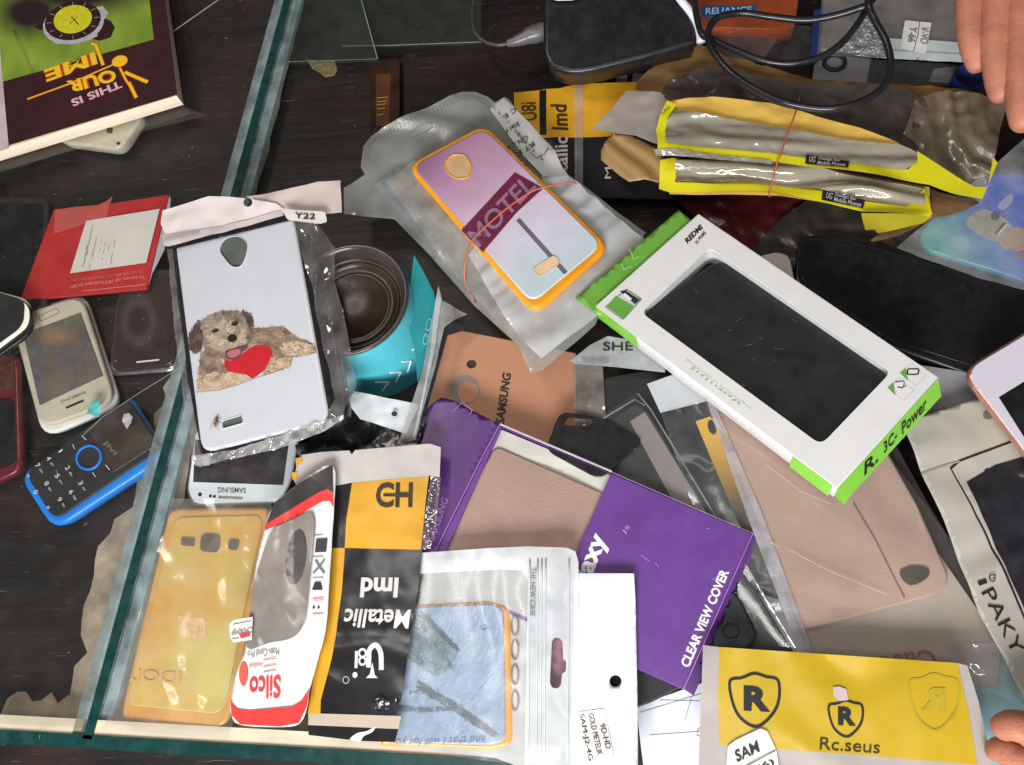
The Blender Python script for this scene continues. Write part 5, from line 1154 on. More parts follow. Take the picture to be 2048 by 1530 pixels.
for q in ([(632, 1120), (640, 1134), (650, 1147)], [(650, 1119), (640, 1134), (627, 1147)]): line('icon', p, q, 4, mat('icon_greyish', S(120, 116, 116), 0.4), t, z=0.055, bump=bs_)
sheet('icon', p, [(630, 1164), (642, 1164), (646, 1180), (624, 1180)], mat('icon_black', None), t, z=0.055, bump=bs_)
for v, m_ in ((1070, gry), (1113, gry), (1155, gry), (1196, RI), (1202, mat('pink_rule', S(236, 180, 184), 0.4)), (1227, RI)): line('icon_caption', p, [(626, v+1), (648, v)], 1.6, m_, t, z=0.055, bump=bs_)
for u in (626, 636): sheet('icon', p, [(u, 1211), (u+5, 1215), (u, 1219)], INK, t, z=0.055, bump=bs_)
sheet('sticker', p, [(465, 1262), (466, 1247), (476, 1240), (512, 1234), (511, 1280), (474, 1285), (468, 1276)], LBL, t, z=0.38, bump=bs_, res=0.3)
text('CHAMP', p, (513, 1254), (471, 1259), (513, 1266), gry, t, z=0.42, bump=bs_)
sheet('red_blob', p, [(486, 1268), (506, 1264), (508, 1272), (490, 1277)], RI, t, z=0.42, bump=bs_)
for q in ([(474, 1249), (510, 1242)], [(472, 1278), (486, 1276)]): line('sticker_rule', p, q, 1.2, INK, t, z=0.42, bump=bs_)
# ---------------------------------------------------------------- rose leather cover in sleeve
t = thing('flip_case', 'rose leather flip cover with a dark camera hole, inside a long clear sleeve', 'flip case', (1700, 1100, 0.8))
p = Pl((1450, 850, 2.5), (1860, 1100, 2.2), (1620, 1290, 2.2))
ROSE = mat('rose_leather', S(178, 148, 132), 0.38, var=0.12, vs=0.25, bump=0.25, bs=9)
slab('card_backing', p, [(1605, 1262), (1560, 1100), (1760, 900), (1850, 1060), (2010, 1290), (2000, 1370), (1640, 1370)], 0.1, mat('beige_card', S(176, 162, 148), 0.5, var=0.05), t, z=-0.32, bev=0.01, nb=1)
slab('cover', p, [(1400, 770), (1500, 1000), (1604, 1262), (1870, 1190), (1902, 1160), (1836, 1010), (1740, 840), (1560, 700)], 0.6, ROSE, t, z=-0.02, bev=0.12, r=[0.3, 0, 0.3, 0.2, 0.6, 0, 0.3, 0.3], bump=folds(0.10, 0.45, 6, 3), res=0.4)
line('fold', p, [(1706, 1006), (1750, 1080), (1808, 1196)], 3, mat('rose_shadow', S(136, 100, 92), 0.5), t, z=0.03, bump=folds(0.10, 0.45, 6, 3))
sheet('camera_cutout', p, cat([(1799, 1143), (1822, 1133), (1852, 1136), (1857, 1150), (1842, 1164), (1820, 1171), (1804, 1160)], 4), mat('olive_dark', S(74, 66, 54), 0.35, var=0.3), t, z=0.06, bump=folds(0.10, 0.45, 6, 3))
text('Case', p, (1872, 1296), (1760, 1312), (1884, 1356), mat('dusty_red_ink', S(160, 90, 86), 0.4), t, z=-0.28)
SLV = film('long_sleeve', 0.05, mcol=(0.72, 0.7, 0.68), gloss=0.05, wr=0.6, wrs=0.35, rough=0.12)
sheet('sleeve', p, [(1395, 765), (1420, 760), (1700, 800), (1770, 900), (1905, 1090), (2012, 1292), (1990, 1330), (1650, 1370), (1600, 1310), (1480, 1000)], SLV, t, z=0.14, bump=addf(folds(0.08, 0.9, 5, 7), crum(0.04, .4, 3)), res=0.35)
sheet('sleeve_border', p, [(1408, 790), (1424, 800), (1520, 1020), (1628, 1312), (1600, 1312), (1500, 1050)], film('sleeve_border', 0.6, mcol=(0.62, 0.58, 0.62), wr=0.5), t, z=0.17, res=0.4)
sheet('dark_seam', p, [(1765, 890), (1800, 890), (1860, 1000), (2002, 1230), (2030, 1300), (1990, 1310), (1880, 1110)], mat('seam_smoke', S(52, 46, 44), 0.3, var=0.3, wr=0.5), t, z=-0.5)
for q in ([(1530, 930), (1600, 985), (1660, 1010)], [(1575, 1100), (1650, 1140), (1770, 1190)], [(1540, 1085), (1556, 1096)]): line('scratch', p, q, 0.9, mat('scratch_pale', S(206, 180, 170), 0.4), t, z=0.24)
t = thing('clear_bag', 'clear bag tail with a shiny hem between the yellow shield packet and the logo pouch', 'bag', (1960, 1330, 1.4))
sheet('film', Pl(2.5), [(1900, 1290), (2010, 1285), (2030, 1320), (2010, 1385), (1940, 1360), (1920, 1400), (1905, 1350)], film('hem_film', 0.3, mcol=(0.45, 0.45, 0.47), wr=1.2, gloss=.15), t, bump=crum(0.15, 0.6, 2), res=0.25)
# ---------------------------------------------------------------- ipaky pouch
t = thing('zip_pouch', 'cream zip pouch with black window and slanting black logo lettering at the right edge', 'pouch', (1960, 1050, 1.2))
p = Pl((1830, 870, 2.9), (2040, 860, 2.9), (1990, 1300, 2.7)); bi = addf(folds(0.12, 1.9, 2.8, 5), crum(0.07, 0.35, 5))
IP = mat('cream_pouch', S(170, 164, 152), 0.24, var=0.05, wr=0.4, wrs=0.4)
sheet('pouch', p, [(1812, 862), (1836, 835), (1945, 800), (2130, 760), (2130, 1440), (2056, 1420), (2010, 1320), (1960, 1230), (1910, 1100), (1888, 1040), (1850, 960)], IP, t, bump=bi, res=0.3, thick=0.03)
wq = rnd([(1909, 940), (1925, 925), (2130, 850), (2130, 1260), (2075, 1290), (2020, 1150)], 8)
sheet('window_border', p, [(1900, 935), (1918, 920), (2130, 842), (2130, 1270), (2072, 1300), (2012, 1155)], INK, t, z=0.04, bump=bi, res=0.3)
sheet('window_margin', p, [(1904, 938), (1920, 924), (2130, 846), (2130, 1266), (2073, 1295), (2016, 1152)], IP, t, z=0.07, bump=bi, res=0.3)
sheet('window', p, [(1932, 965), (1990, 930), (2130, 890), (2130, 1290), (2079, 1290), (2050, 1225), (1975, 1060)], mat('case_under_film', S(38, 36, 40), 0.14, var=0.3, dust=0.1, wr=0.4, wrs=0.4), t, z=0.10, bump=bi, res=0.3)
text('PAKY', p, (1962, 1186), (2026, 1312), (1986, 1174), INK, t, z=0.06, bump=bi, bold=0.0)
line('logo_i', p, [(1955, 1168), (1972, 1162)], 8, INK, t, z=0.06, bump=bi)
for (a, b) in ((1984, 1156), (1976, 944)):
    line('power_icon', p, [(a+7*math.cos(q), b+7*math.sin(q)) for q in [0.6+k*5.0/10 for k in range(11)]], 2, INK, t, z=0.09, bump=bi); line('power_icon', p, [(a, b), (a+7, b-1)], 2, INK, t, z=0.09, bump=bi)
sheet('punch_hole', p, ell(1975, 832, 10, 8), mat('hole_taupe', S(110, 100, 90), 0.4), t, z=0.06, bump=bi)
line('zip_ridge', p, [(1843, 948), (1900, 928), (1990, 905), (2060, 890)], 2.5, mat('zip_shadow', S(150, 142, 130), 0.4), t, z=0.06, bump=bi)
# rose gold phone
t = thing('smartphone', 'white fronted rose gold smartphone lying on the pouches at the right edge', 'smartphone', (2000, 800, 3.2))
p = Pl(4.2)
RG = mat('rose_gold_metal', S(206, 150, 132), 0.25, metal=0.7, var=0.08)
o4 = [(1920, 742), (2170, 590), (2330, 780), (2075, 945)]
slab('frame', p, o4, 0.75, RG, t, bev=0.26, r=1.1, nb=5)
slab('face', p, [(1929, 743), (2170, 597), (2320, 780), (2075, 935)], 0.08, mat('white_phone_glass', S(204, 196, 206), 0.12, var=0.03), t, z=0.03, bev=0.03, r=0.95)
slab('screen', p, [(1997, 795), (2190, 676), (2320, 860), (2120, 990)], 0.04, BLKG, t, z=0.05, bev=0.01, nb=1)
# ---------------------------------------------------------------- yellow shield packet
t = thing('case_packet', 'bright yellow packet with three shield logos and a torn sticker at the bottom right', 'packet', (1690, 1420, 1.6))
p = Pl((1410, 1300, 3.4), (1930, 1340, 3.4), (1650, 1530, 3.2)); by = addf(folds(0.12, 1.55, 4.5, 9), crum(0.05, 0.3, 10))
sheet('border', p, [(1406, 1290), (1438, 1294), (1914, 1326), (1934, 1331), (1956, 1400), (1990, 1560), (1396, 1560)], mat('border_grey', S(168, 158, 152), 0.35, var=0.05, wr=0.3), t, bump=by, res=0.35)
SY = mat('glossy_yellow_print', S(186, 154, 34), 0.26, var=0.07, vs=0.3, wr=0.35, wrs=0.35)
sheet('yellow_panel', p, [(1438, 1294), (1914, 1326), (1935, 1420), (1953, 1529), (1700, 1508), (1438, 1489), (1436, 1400)], SY, t, z=0.04, bump=by, res=0.35)
def shield(cx, cy, w, h, m, lw):
    q = cat([(cx-w*.5, cy-h*.36), (cx-w*.25, cy-h*.42), (cx, cy-h*.5), (cx+w*.25, cy-h*.44), (cx+w*.5, cy-h*.36), (cx+w*.5, cy+h*.05), (cx+w*.3, cy+h*.35), (cx+w*.02, cy+h*.5), (cx-w*.3, cy+h*.32), (cx-w*.46, cy+h*.0)], 5)
    line('shield_outline', p, q, lw, m, t, z=0.07, bump=by, closed=True)
shield(1508, 1400, 96, 106, INK, 5); text('R', p, (1487, 1421), (1540, 1424), (1487, 1371), INK, t, z=0.07, bump=by, bold=0.05)
shield(1690, 1437, 66, 72, INK, 4); text('R', p, (1675, 1450), (1711, 1452), (1675, 1413), INK, t, z=0.07, bump=by, bold=0.05)
OI = mat('olive_show_through', S(170, 148, 36), 0.4)
shield(1866, 1404, 96, 112, OI, 4); text('R', p, (1890, 1424), (1842, 1420), (1890, 1376), OI, t, z=0.07, bump=by, bold=0.05)
text('Rc.seus', p, (1638, 1499), (1758, 1507), (1640, 1474), mat('brown_ink', S(60, 42, 22), 0.4), t, z=0.07, bump=by, bold=0.005)
sheet('paper_bit', p, [(1665, 1374), (1678, 1373), (1692, 1378), (1696, 1400), (1678, 1402), (1666, 1392)], mat('bit_pinkish', S(196, 176, 176), 0.5), t, z=0.10, bump=by)
t2 = tag(sheet('sticker', p, rnd([(1455, 1492), (1470, 1480), (1520, 1456), (1534, 1462), (1552, 1500), (1562, 1560), (1450, 1560)], 4), LBL, None, z=0.16, bump=by, res=0.3), 'x', 'sticker'); bpy.data.objects.remove(t2)
sheet('sticker', p, rnd([(1455, 1492), (1470, 1480), (1520, 1456), (1534, 1462), (1552, 1500), (1562, 1560), (1450, 1560)], 4), LBL, t, z=0.14, bump=by, res=0.3)
text('SAM', p, (1474, 1524), (1521, 1502), (1466, 1502), INK, t, z=0.18, bump=by, bold=0.02, shear=0.1)
text('(6)', p, (1516, 1548), (1550, 1532), (1510, 1532), INK, t, z=0.18, bump=by, bold=0.01); line('sticker_rule', p, [(1490, 1532), (1550, 1500)], 1.5, INK, t, z=0.18, bump=by)
# ================================================================== TOP RIGHT
t = thing('box', 'orange-red box with a blue name label at the top edge behind the black cable', 'box', (1500, 20, 1))
slab('body', Pl(2.2), [(1340, -90), (1610, -90), (1590, 45), (1555, 58), (1395, 54)], 1.6, mat('orange_card', S(142, 66, 34), 0.35, var=0.25, vs=0.4), t, bev=0.05)
slab('label', Pl(2.23), [(1402, 12), (1514, 11), (1510, 31), (1403, 34)], 0.03, mat('blue_label', S(24, 82, 136), 0.3), t, bev=0.005, nb=1)
text('RELIANCE', Pl(2.23), (1411, 29), (1503, 26), (1412, 16), mat('pale_blue_ink', S(180, 205, 225), 0.4), t, z=0.02, bold=0.01)
t = thing('plastic_bag', 'clear crinkled bag with brown contents inside the cable loop', 'bag', (1500, 100, 0.6))
sheet('contents', Pl(1.2), [(1425, 60), (1540, 45), (1560, 70), (1530, 115), (1440, 130)], mat('brown_mauve', S(96, 78, 74), 0.4, var=0.35), t)
sheet('film', Pl(1.8), [(1420, 50), (1560, 40), (1655, 60), (1640, 115), (1560, 130), (1500, 125), (1420, 140)], CLR, t, bump=crum(0.3, 0.6, 31), res=0.25)
t = thing('card_strip', 'dark blue card strip standing beside the clear crinkled bag in the cable loop', 'card', (1645, 60, 0.6))
sheet('card', Pl(2.1), [(1628, 20), (1655, 15), (1650, 60), (1632, 125), (1620, 120)], mat('navy_card', S(36, 52, 104), 0.35), t, thick=0.1)
t = thing('case_packet', 'clear phone case packet with a small handwritten label, between cable and hand', 'packet', (1790, 60, 1.2))
p = Pl(2.4); bv = crum(0.08, 0.4, 22)
slab('contents', Pl(2.2), [(1655, -90), (1990, -90), (1925, 100), (1640, 100)], 0.8, mat('olive_grey_case', S(110, 104, 94), 0.35, var=0.25, vs=0.4), t, bev=0.15, r=0.4)
sheet('pouch', p, [(1650, -90), (1990, -90), (1930, 126), (1780, 120), (1634, 112)], film('vivo_film', 0.22, mcol=(0.62, 0.60, 0.58), wr=0.7), t, z=0.1, bump=bv, res=0.3)
sheet('white_hem', p, [(1770, 78), (1925, 88), (1928, 128), (1766, 120)], mat('hem_white', S(190, 196, 194), 0.25, var=0.05, wr=0.4), t, z=0.14, bump=bv, res=0.25)
line('hem_ridge', p, [(1770, 104), (1926, 112)], 3, mat('hem_shade', S(150, 160, 156), 0.3), t, z=0.18, bump=bv)
sheet('sparkly_film', p, [(1738, 30), (1770, 70), (1782, 125), (1700, 116), (1676, 108)], film('sparkle', 0.45, mcol=(0.6, 0.6, 0.62), wr=3.0, wrs=3.0, gloss=0.5, rough=0.08), t, z=0.3, bump=crum(0.15, 1.5, 4), res=0.12)
sheet('label', p, rnd([(1808, 45), (1862, 50), (1858, 64), (1850, 112), (1799, 102)], 4), mat('label_bright', S(216, 212, 210), 0.4), t, z=0.2, bump=bv, res=0.3)
text('V-VO', p, (1840, 59), (1838, 92), (1856, 61), gry, t, z=0.24, bump=bv, bold=0.01); text('Y-66', p, (1817, 59), (1813, 89), (1833, 61), gry, t, z=0.24, bump=bv, bold=0.01)
line('label_rule', p, [(1837, 48), (1834, 75), (1825, 108)], 1.4, INK, t, z=0.24, bump=bv)
t = thing('case_packet', 'grey card packet with a black ring printed on it, under the cable loop', 'packet', (1680, 140, 0.6))
p = Pl(1.7)
slab('card', p, [(1632, 108), (1742, 118), (1820, 122), (1935, 130), (1930, 172), (1730, 168), (1624, 160)], 0.3, mat('dark_grey_pack', S(70, 68, 70), 0.3, var=0.35, vs=0.6), t, bev=0.03)
sheet('pale_part', p, [(1632, 108), (1742, 118), (1732, 166), (1625, 159)], mat('mid_grey_pack', S(128, 126, 128), 0.35, var=0.1), t, z=0.02)
tube('ring', [P(u, v, 1.76) for u, v in ell(1669, 125, 21, 15)], 0.14, INK, t, closed=True)
sheet('pale_tab', p, [(1857, 164), (1868, 138), (1922, 132), (1905, 168)], mat('mid_grey_pack', None), t, z=0.03)
t = thing('bottle_cap', 'dark blue round cap below the fingertips', 'cap', (1930, 150, 1))
q = [P(u, v, 2.6) for u, v in ell(1940, 152, 34, 26, 0, 28)]
n_ = len(q); V = [v.copy() for v in q]+[Vector((v.x, v.y, 1.0)) for v in q]; cx = sum((v for v in q), Vector())/n_
V += [cx+(v-cx)*0.9+Vector((0, 0, 0.12)) for v in q]
mk('cap', V, [(i, (i+1) % n_, n_+(i+1) % n_, n_+i) for i in range(n_)]+[(2*n_+i, 2*n_+(i+1) % n_, (i+1) % n_, i) for i in range(n_)]+[tuple(2*n_+i for i in range(n_))], mat('navy_plastic', S(22, 36, 92), 0.3), t)
# kraft / brown film bags around the yellow packets
KRA = mat('kraft_film', S(122, 92, 54), 0.3, var=0.28, vs=0.4, wr=0.8, wrs=0.6)
SMK = film('brown_smoky_film', 0.72, tint=(0.6, 0.55, 0.5), mcol=(0.10, 0.085, 0.075), wr=1.0, wrs=0.55, gloss=0.10, rough=0.12, var=0.3)
SMK2 = film('brown_tan_film', 0.62, tint=(0.7, 0.6, 0.5), mcol=(0.30, 0.235, 0.16), wr=0.6, wrs=0.6, gloss=0.06, rough=0.2, var=0.3, stretch=(2.2, 0.5, 1))
t = thing('plastic_bag', 'crumpled brown see-through bag heaped behind the two yellow window packets', 'bag', (1680, 220, 1))
sheet('kraft_layer', Pl(2.6), cat([(1270, 175), (1330, 120), (1400, 90), (1450, 110), (1560, 140), (1640, 160), (1800, 168), (1960, 185), (1990, 230), (1960, 260), (1800, 240), (1560, 220), (1400, 200)], 3), KRA, t, bump=crum(0.35, 0.4, 41), res=0.3)
sheet('smoky_film', Pl(3.2), cat([(1330, 170), (1420, 130), (1500, 150), (1620, 165), (1820, 178), (1860, 250), (1830, 300), (1700, 262), (1560, 225), (1440, 205), (1345, 205)], 3), SMK, t, bump=crum(0.35, 0.45, 43), res=0.25)
sheet('tan_film', Pl(3.3), [(1830, 200), (1870, 184), (1900, 180), (1990, 190), (2012, 215), (1998, 270), (1985, 330), (1965, 398), (1930, 372), (1880, 340), (1800, 285), (1818, 240)], SMK2, t, bump=addf(crum(0.3, 0.5, 44), folds(0.3, 0.2, 1.6, 4)), res=0.2)
sheet('brown_fold', Pl(3.0), cat([(1850, 375), (1905, 392), (1960, 404), (1900, 430), (1862, 438), (1800, 470), (1740, 480), (1860, 410)], 3), mat('brown_fold', S(112, 84, 56), 0.35, var=0.2, wr=0.6), t, bump=crum(0.2, 0.5, 4), res=0.25)
sheet('kraft_flap', Pl(3.4), [(1202, 300), (1204, 318), (1218, 280), (1222, 268), (1262, 270), (1322, 300), (1330, 330), (1316, 366), (1288, 360), (1258, 362), (1240, 350)][0:1]+[(1202, 318), (1240, 350), (1258, 362), (1288, 360), (1316, 366), (1330, 330), (1322, 300), (1262, 270), (1222, 268)], mat('kraft_flap', S(150, 116, 70), 0.4, var=0.10, wr=0.3, wrs=0.5), t, bump=folds(0.25, 0.7, 2.2, 3), res=0.25, thick=0.02)
sheet('grey_flap', Pl(3.7), [(1253, 181), (1322, 184), (1340, 210), (1318, 252), (1316, 290), (1270, 272), (1182, 258), (1228, 212)], film('grey_flap', 0.8, mcol=(0.48, 0.44, 0.43), wr=0.6, gloss=0.06, var=0.1), t, bump=crum(0.15, 0.4, 6), res=0.25)
# yellow packets
YB = mat('bright_yellow_print', S(214, 204, 34), 0.28, var=0.04, wr=0.25, wrs=0.4); YP = mat('pale_yellow_back', S(228, 186, 88), 0.22, var=0.10, wr=0.5, wrs=0.5)
WNF = mat('silver_film_window', S(190, 180, 160), 0.10, metal=0.45, var=0.3, vs=0.35, wr=1.6, wrs=0.5, stretch=(0.22, 1.6, 1), coat=0.8)
def packet(lab, pl, top, front, window, seed, labq, txt1, txt2, extra=None):
    t = thing('window_packet', lab, 'packet', (1560, 300, 1.5), 'yellow window packets under the cable')
    b = folds(0.15, 1.5, 3.5, seed)
    sheet('back_panel', pl, top, YP, t, bump=b, res=0.3)
    sheet('frame', pl, front, YB, t, z=0.25, bump=b, res=0.3)
    wb = addf(b, lambda x, y: 0)
    sheet('window', pl, window, WNF, t, z=0.36, bump=addf(b, folds(0.22, 1.45, 1.4, seed+4), crum(0.05, 0.8, seed)), res=0.15)
    sheet('caption_panel', pl, labq, INK, t, z=0.42, bump=b, res=0.3)
    cp = mat('caption_grey', S(178, 174, 170), 0.4)
    for s_, (a, bq_, c) in txt1: text(s_, pl, a, bq_, c, cp, t, z=0.47, bump=b, bold=0.01)
    if extra: extra(t, b)
    return t
pB = Pl(3.3)
def exB(t, b):
    sheet('folded_end', Pl(3.9), [(1722, 427), (1801, 429), (1862, 436), (1845, 448), (1800, 458), (1755, 468), (1748, 460), (1730, 462)], mat('olive_yellow', S(176, 164, 40), 0.35, var=0.1), t, z=0.1, bump=b, res=0.2)
packet('lower yellow window packet with folded end and grey streaky film', pB,
    [(1330, 320), (1560, 320), (1700, 345), (1860, 372), (1862, 436), (1800, 430), (1560, 392), (1339, 386)],
    [(1320, 326), (1345, 322), (1420, 330), (1352, 338), (1350, 368), (1540, 373), (1642, 386), (1730, 408), (1810, 418), (1822, 405), (1848, 378), (1862, 434), (1840, 440), (1801, 430), (1723, 427), (1579, 395), (1540, 386), (1339, 387), (1318, 380)],
    [(1350, 330), (1540, 328), (1700, 352), (1850, 378), (1846, 412), (1818, 419), (1735, 408), (1640, 387), (1540, 374), (1354, 370)], 3,
    [(1643, 388), (1727, 408), (1723, 424), (1640, 408)],
    [('Design for', ((1666, 403), (1708, 412), (1668, 395))), ('Mobile Phones', ((1664, 411), (1718, 422), (1666, 403))), ('UG', ((1648, 405), (1660, 408), (1651, 393)))], None, exB)
pA = Pl(4.3)
def exA(t, b):
    text('UG', pA, (1326, 236), (1340, 222), (1322, 232), YIN, t, z=0.32, bump=b)
    sheet('shiny_lip', pA, [(1308, 308), (1345, 306), (1540, 326), (1545, 334), (1340, 320), (1312, 320)], mat('bright_film_lip', S(190, 186, 176), 0.08, metal=0.3, wr=1.6, wrs=1.4), t, z=0.3, bump=addf(b, crum(0.06, 1.2, 2)), res=0.12)
packet('upper yellow window packet with a pale curled back, beneath the black cable', pA,
    [(1318, 240), (1335, 203), (1380, 196), (1424, 192), (1540, 206), (1642, 234), (1720, 254), (1790, 280), (1836, 307), (1800, 330), (1600, 320), (1330, 300)],
    [(1316, 293), (1312, 265), (1322, 230), (1334, 206), (1352, 214), (1336, 240), (1330, 268), (1338, 292), (1540, 308), (1700, 330), (1815, 341), (1832, 325), (1833, 305), (1896, 346), (1946, 378), (1972, 380), (1984, 318), (1992, 330), (1960, 405), (1907, 392), (1857, 372), (1808, 364), (1695, 348), (1540, 326), (1314, 307)],
    [(1332, 250), (1352, 226), (1424, 238), (1508, 252), (1579, 265), (1684, 282), (1801, 294), (1836, 308), (1830, 332), (1808, 343), (1695, 332), (1607, 320), (1540, 312), (1330, 295)], 7,
    [(1611, 315), (1696, 331), (1692, 346), (1608, 334)],
    [('Design for', ((1634, 328), (1676, 335), (1636, 320))), ('Mobile Phones', ((1632, 337), (1686, 344), (1634, 329))), ('UG', ((1615, 331), (1627, 333), (1618, 319)))], None, exA)
t = thing('rubber_band', 'dull red rubber band holding the two yellow packets together', 'rubber band', (1565, 300, 3.6))
tube('band', pathpx([(1600, 190, 3.6), (1592, 222, 4.75), (1576, 265, 4.95), (1560, 312, 4.9), (1553, 330, 4.5), (1543, 370, 4.0), (1538, 388, 3.4), (1540, 394, 2.9)]), 0.045, mat('red_band_rubber', S(190, 84, 62), 0.5), t, n=6)
# ---------------------------------------------------------------- black appliance + leads
t = thing('appliance', 'glossy black plastic appliance with a curved white rim standing at the top edge', 'appliance', (1240, 40, 1))
p = Pl((1100, 100, 4.6), (1390, 60, 4.6), (1200, -60, 5.6))
slab('body', p, [(1088, -120), (1086, 105), (1098, 134), (1141, 146), (1180, 142), (1290, 115), (1393, 86), (1390, 52), (1378, 18), (1350, -30), (1320, -120)], 2.2, mat('black_gloss', (0.010, 0.010, 0.012), 0.32, var=0.3, dust=0.12), t, bev=0.28, r=[0, 0.3, 0.8, 0.9, 0.5, 0, 0.2, 0, 0, 0, 0], nb=5)
tube('white_rim', [p.w(*p.l(u, v), -0.05) for u, v in cat([(1318, -70), (1344, -26), (1362, 0), (1380, 22), (1392, 40), (1399, 60), (1402, 84)], 5, closed=False)], 0.27, mat('white_gloss', S(224, 220, 226), 0.2), t, n=14)
slab('white_top', p, [(1092, -60), (1166, -60), (1164, -6), (1150, 5), (1110, 6), (1096, -4)], 0.3, mat('white_gloss', None), t, z=0.45, bev=0.2, r=0.5)
t = thing('cable', 'thick glossy black cable lying in two loops over the yellow packets', 'cable')if False else thing('cable', 'thick glossy black cable lying in two loops over the yellow packets', 'cable', (1600, 120, 4.5))
CB = mat('cable_black', (0.013, 0.012, 0.015), 0.22, var=0.2, dust=0.05)
tube('lead', pathpx([(1770, -40, 6.2), (1740, 5, 6.2), (1714, 18, 6.0), (1661, 33, 5.6), (1608, 40, 5.4), (1538, 33, 5.4), (1485, 26, 5.4), (1438, 34, 5.5), (1419, 56, 5.6), (1417, 80, 5.6), (1429, 107, 5.6), (1459, 143, 5.6), (1503, 174, 5.6), (1556, 200, 5.7), (1608, 213, 5.7), (1661, 217, 5.8), (1714, 206, 5.9), (1760, 180, 6.0), (1781, 138, 6.1), (1774, 88, 6.3), (1752, 45, 6.5), (1738, 10, 6.8), (1736, -60, 7.0)], 8), 0.215, CB, t, n=16)
tube('lead', pathpx([(1740, -50, 5.6), (1735, 10, 5.6), (1705, 62, 5.5), (1670, 97, 5.3), (1626, 119, 5.1), (1573, 127, 5.0), (1520, 119, 5.0), (1468, 99, 5.1), (1424, 78, 5.1), (1400, 60, 5.1), (1380, -40, 5.1)], 8), 0.20, CB, t, n=16)
t = thing('cable', 'thin grey connector lead with a ribbed plug curling beside the black appliance', 'cable', (1000, 60, 1.5))
GC = mat('grey_lead', S(60, 58, 60), 0.35, var=0.3, dust=0.2)
tube('lead', pathpx([(962, -60, 2.6), (950, -10, 2.6), (945, 30, 2.6), (950, 62, 2.6), (968, 82, 2.6), (995, 90, 2.6), (1020, 86, 2.6)]), 0.14, GC, t)
pts = pathpx([(1014, 87, 2.6), (1030, 83, 2.65), (1048, 76, 2.7), (1062, 70, 2.7), (1090, 62, 2.7), (1110, 56, 2.7)], 4)
tube('ribbed_plug', pts, 0.3, mat('plug_grey', S(92, 88, 88), 0.3, var=0.3, dust=0.2), t, rs=[0.2+0.035*(i % 2)+min(0.42, i*0.032) for i in range(len(pts))], n=14)
# ---------------------------------------------------------------- hands
SKIN = mat('skin', S(176, 112, 88), 0.5, var=0.22, vs=0.55, bump=0.5, bs=9, sss=0.12)
def hand(name, lab, palm, fingers, h0, at):
    """one continuous skin surface: palm chain plus finger chains given as (u,v,h,r)"""
    me = bpy.data.meshes.new(name); V = []; E = []; Rr = []
    def add(q): V.append(P(q[0], q[1], q[2])); Rr.append(q[3]); return len(V)-1
    pi = []
    for q in palm:
        pi.append(add(q))
        if len(pi) > 1: E.append((pi[-2], pi[-1]))
    for root, f in fingers:
        last = pi[root]
        for q in f: i = add(q); E.append((last, i)); last = i
    c = P(*at)
    me.from_pydata([((v-c)*0.01)[:] for v in V], E, []); o = bpy.data.objects.new(name, me); COL.objects.link(o); o.location = (c*0.01)[:]
    m = o.modifiers.new('skin', 'SKIN'); m.use_smooth_shade = True
    for i, sv in enumerate(me.skin_vertices[0].data): sv.radius = (Rr[i]*0.01, Rr[i]*0.01*0.92); sv.use_root = (i == 0)
    s_ = o.modifiers.new('sub', 'SUBSURF'); s_.levels = 3; s_.render_levels = 3
    bpy.context.view_layer.update()
    dg = bpy.context.evaluated_depsgraph_get(); m2 = bpy.data.meshes.new_from_object(o.evaluated_get(dg))
    o.modifiers.clear(); o.data = m2; m2.materials.clear(); m2.materials.append(SKIN)
    # knuckle creases and veins as gentle surface relief
    J = []
    for root, f in fingers:
        ch = [P(*palm[root][:3])]+[P(*q[:3]) for q in f]
        for i in range(1, len(ch)-1):
            ax = (ch[i+1]-ch[i-1]).normalized(); J.append(((ch[i]-c)*0.01, ax, f[i-1][3]*0.01))
    for v in m2.vertices:
        d_ = 0.00035*noise.noise(v.co*70)+0.00004*noise.noise(v.co*400)
        for jc, ax, jr in J:
            w_ = v.co-jc; a_ = w_.dot(ax)
            if abs(a_) < 0.005 and w_.length < jr*1.5:
                for o_, dp in ((-0.0020, 0.00009), (0.0, 0.00032), (0.0022, 0.00008)):
                    x_ = (a_-o_+0.0006*noise.noise(w_*200))/0.0007
                    d_ -= dp*math.exp(-x_*x_)
        v.co += v.normal*d_
    for pgn in m2.polygons: pgn.use_smooth = True
    tag(o, lab, 'person'); return o
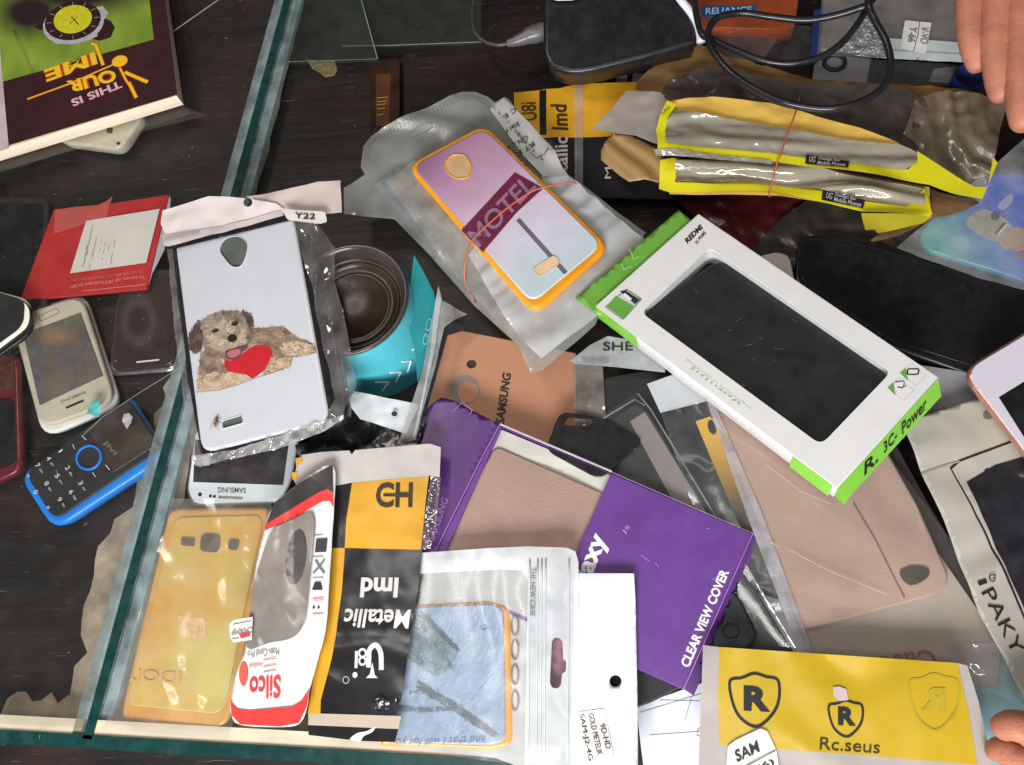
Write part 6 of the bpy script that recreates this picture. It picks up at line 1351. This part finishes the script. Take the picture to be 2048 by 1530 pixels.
hand('person', "bare hand reaching in at the top right, loose fingers pointing down", [(2060, -330, 10, 2.6), (2050, -230, 9.4, 2.7), (2040, -150, 9, 2.2)],
     [(2, [(1950, -70, 8.6, 0.98), (1942, 20, 8.0, 0.93), (1946, 80, 7.7, 0.86), (1954, 118, 7.4, 0.78), (1963, 146, 7.1, 0.60)]),
      (2, [(2000, -60, 8.9, 1.02), (1992, 60, 8.3, 0.96), (1996, 130, 8.0, 0.90), (2002, 178, 7.6, 0.82), (2008, 208, 7.3, 0.60)]),
      (2, [(2055, -60, 9.2, 1.05), (2046, 90, 8.6, 1.0), (2044, 170, 8.2, 0.94), (2046, 230, 7.8, 0.88), (2050, 268, 7.5, 0.62)]),
      (1, [(2110, -60, 9.0, 1.0), (2105, 80, 8.6, 0.92), (2102, 170, 8.0, 0.85), (2100, 220, 7.5, 0.6)]),
      (0, [(2150, -220, 8.2, 1.15), (2200, -120, 7.0, 1.0), (2215, -20, 6.2, 0.85)])], 8, (2000, 60, 6))
hand('person', "bare fingers curling in at the bottom right corner over the teal card", [(2230, 1660, 5.5, 2.6), (2190, 1600, 5.8, 2.5), (2160, 1560, 5.6, 2.0)],
     [(2, [(2110, 1490, 5.4, 0.92), (2046, 1452, 5.2, 0.86), (2008, 1450, 4.8, 0.76), (1992, 1468, 4.3, 0.58)]),
      (2, [(2110, 1565, 4.9, 0.90), (2052, 1530, 4.7, 0.84), (2008, 1500, 4.3, 0.72), (1990, 1494, 3.9, 0.6), (1984, 1510, 3.3, 0.42)]),
      (1, [(2130, 1640, 4.8, 0.95), (2080, 1600, 4.6, 0.88), (2030, 1580, 4.0, 0.8), (2014, 1600, 3.4, 0.6)]),
      (1, [(2150, 1690, 4.4, 0.9), (2100, 1670, 4.2, 0.84), (2060, 1660, 3.6, 0.7)]),
      (0, [(2200, 1740, 4.2, 1.1), (2120, 1740, 3.6, 0.95), (2060, 1730, 3.0, 0.8)])], 5, (2040, 1500, 2.6))


# ---------------------------------------------------------------- lint and grit lying about
rl = random.Random(11); V = []; Fc = []
for k in range(420):
    u, v = rl.uniform(0, 2048), rl.uniform(0, 1530)
    left = u < 560-0.27*v
    q = P(u, v, 1.78 if left else 0.0); a = rl.uniform(0, 6.28); l = rl.choice([0.02, 0.03, 0.05, 0.12]); w = rl.uniform(0.008, 0.02)
    d = Vector((math.cos(a), math.sin(a), 0)); n = Vector((-d.y, d.x, 0)); z = Vector((0, 0, 0.012)); b = len(V)
    V += [q-d*l-n*w, q+d*l-n*w, q+d*l+n*w, q-d*l+n*w, q+z]; Fc += [(b, b+1, b+4), (b+1, b+2, b+4), (b+2, b+3, b+4), (b+3, b, b+4)]
o = mk('lint', V, Fc, mat('lint_grey', S(150, 140, 128), 0.8, var=0.4)); o['kind'] = 'stuff'; o['label'] = 'pale lint and grit specks scattered on the wood and glass'; o['category'] = 'lint'
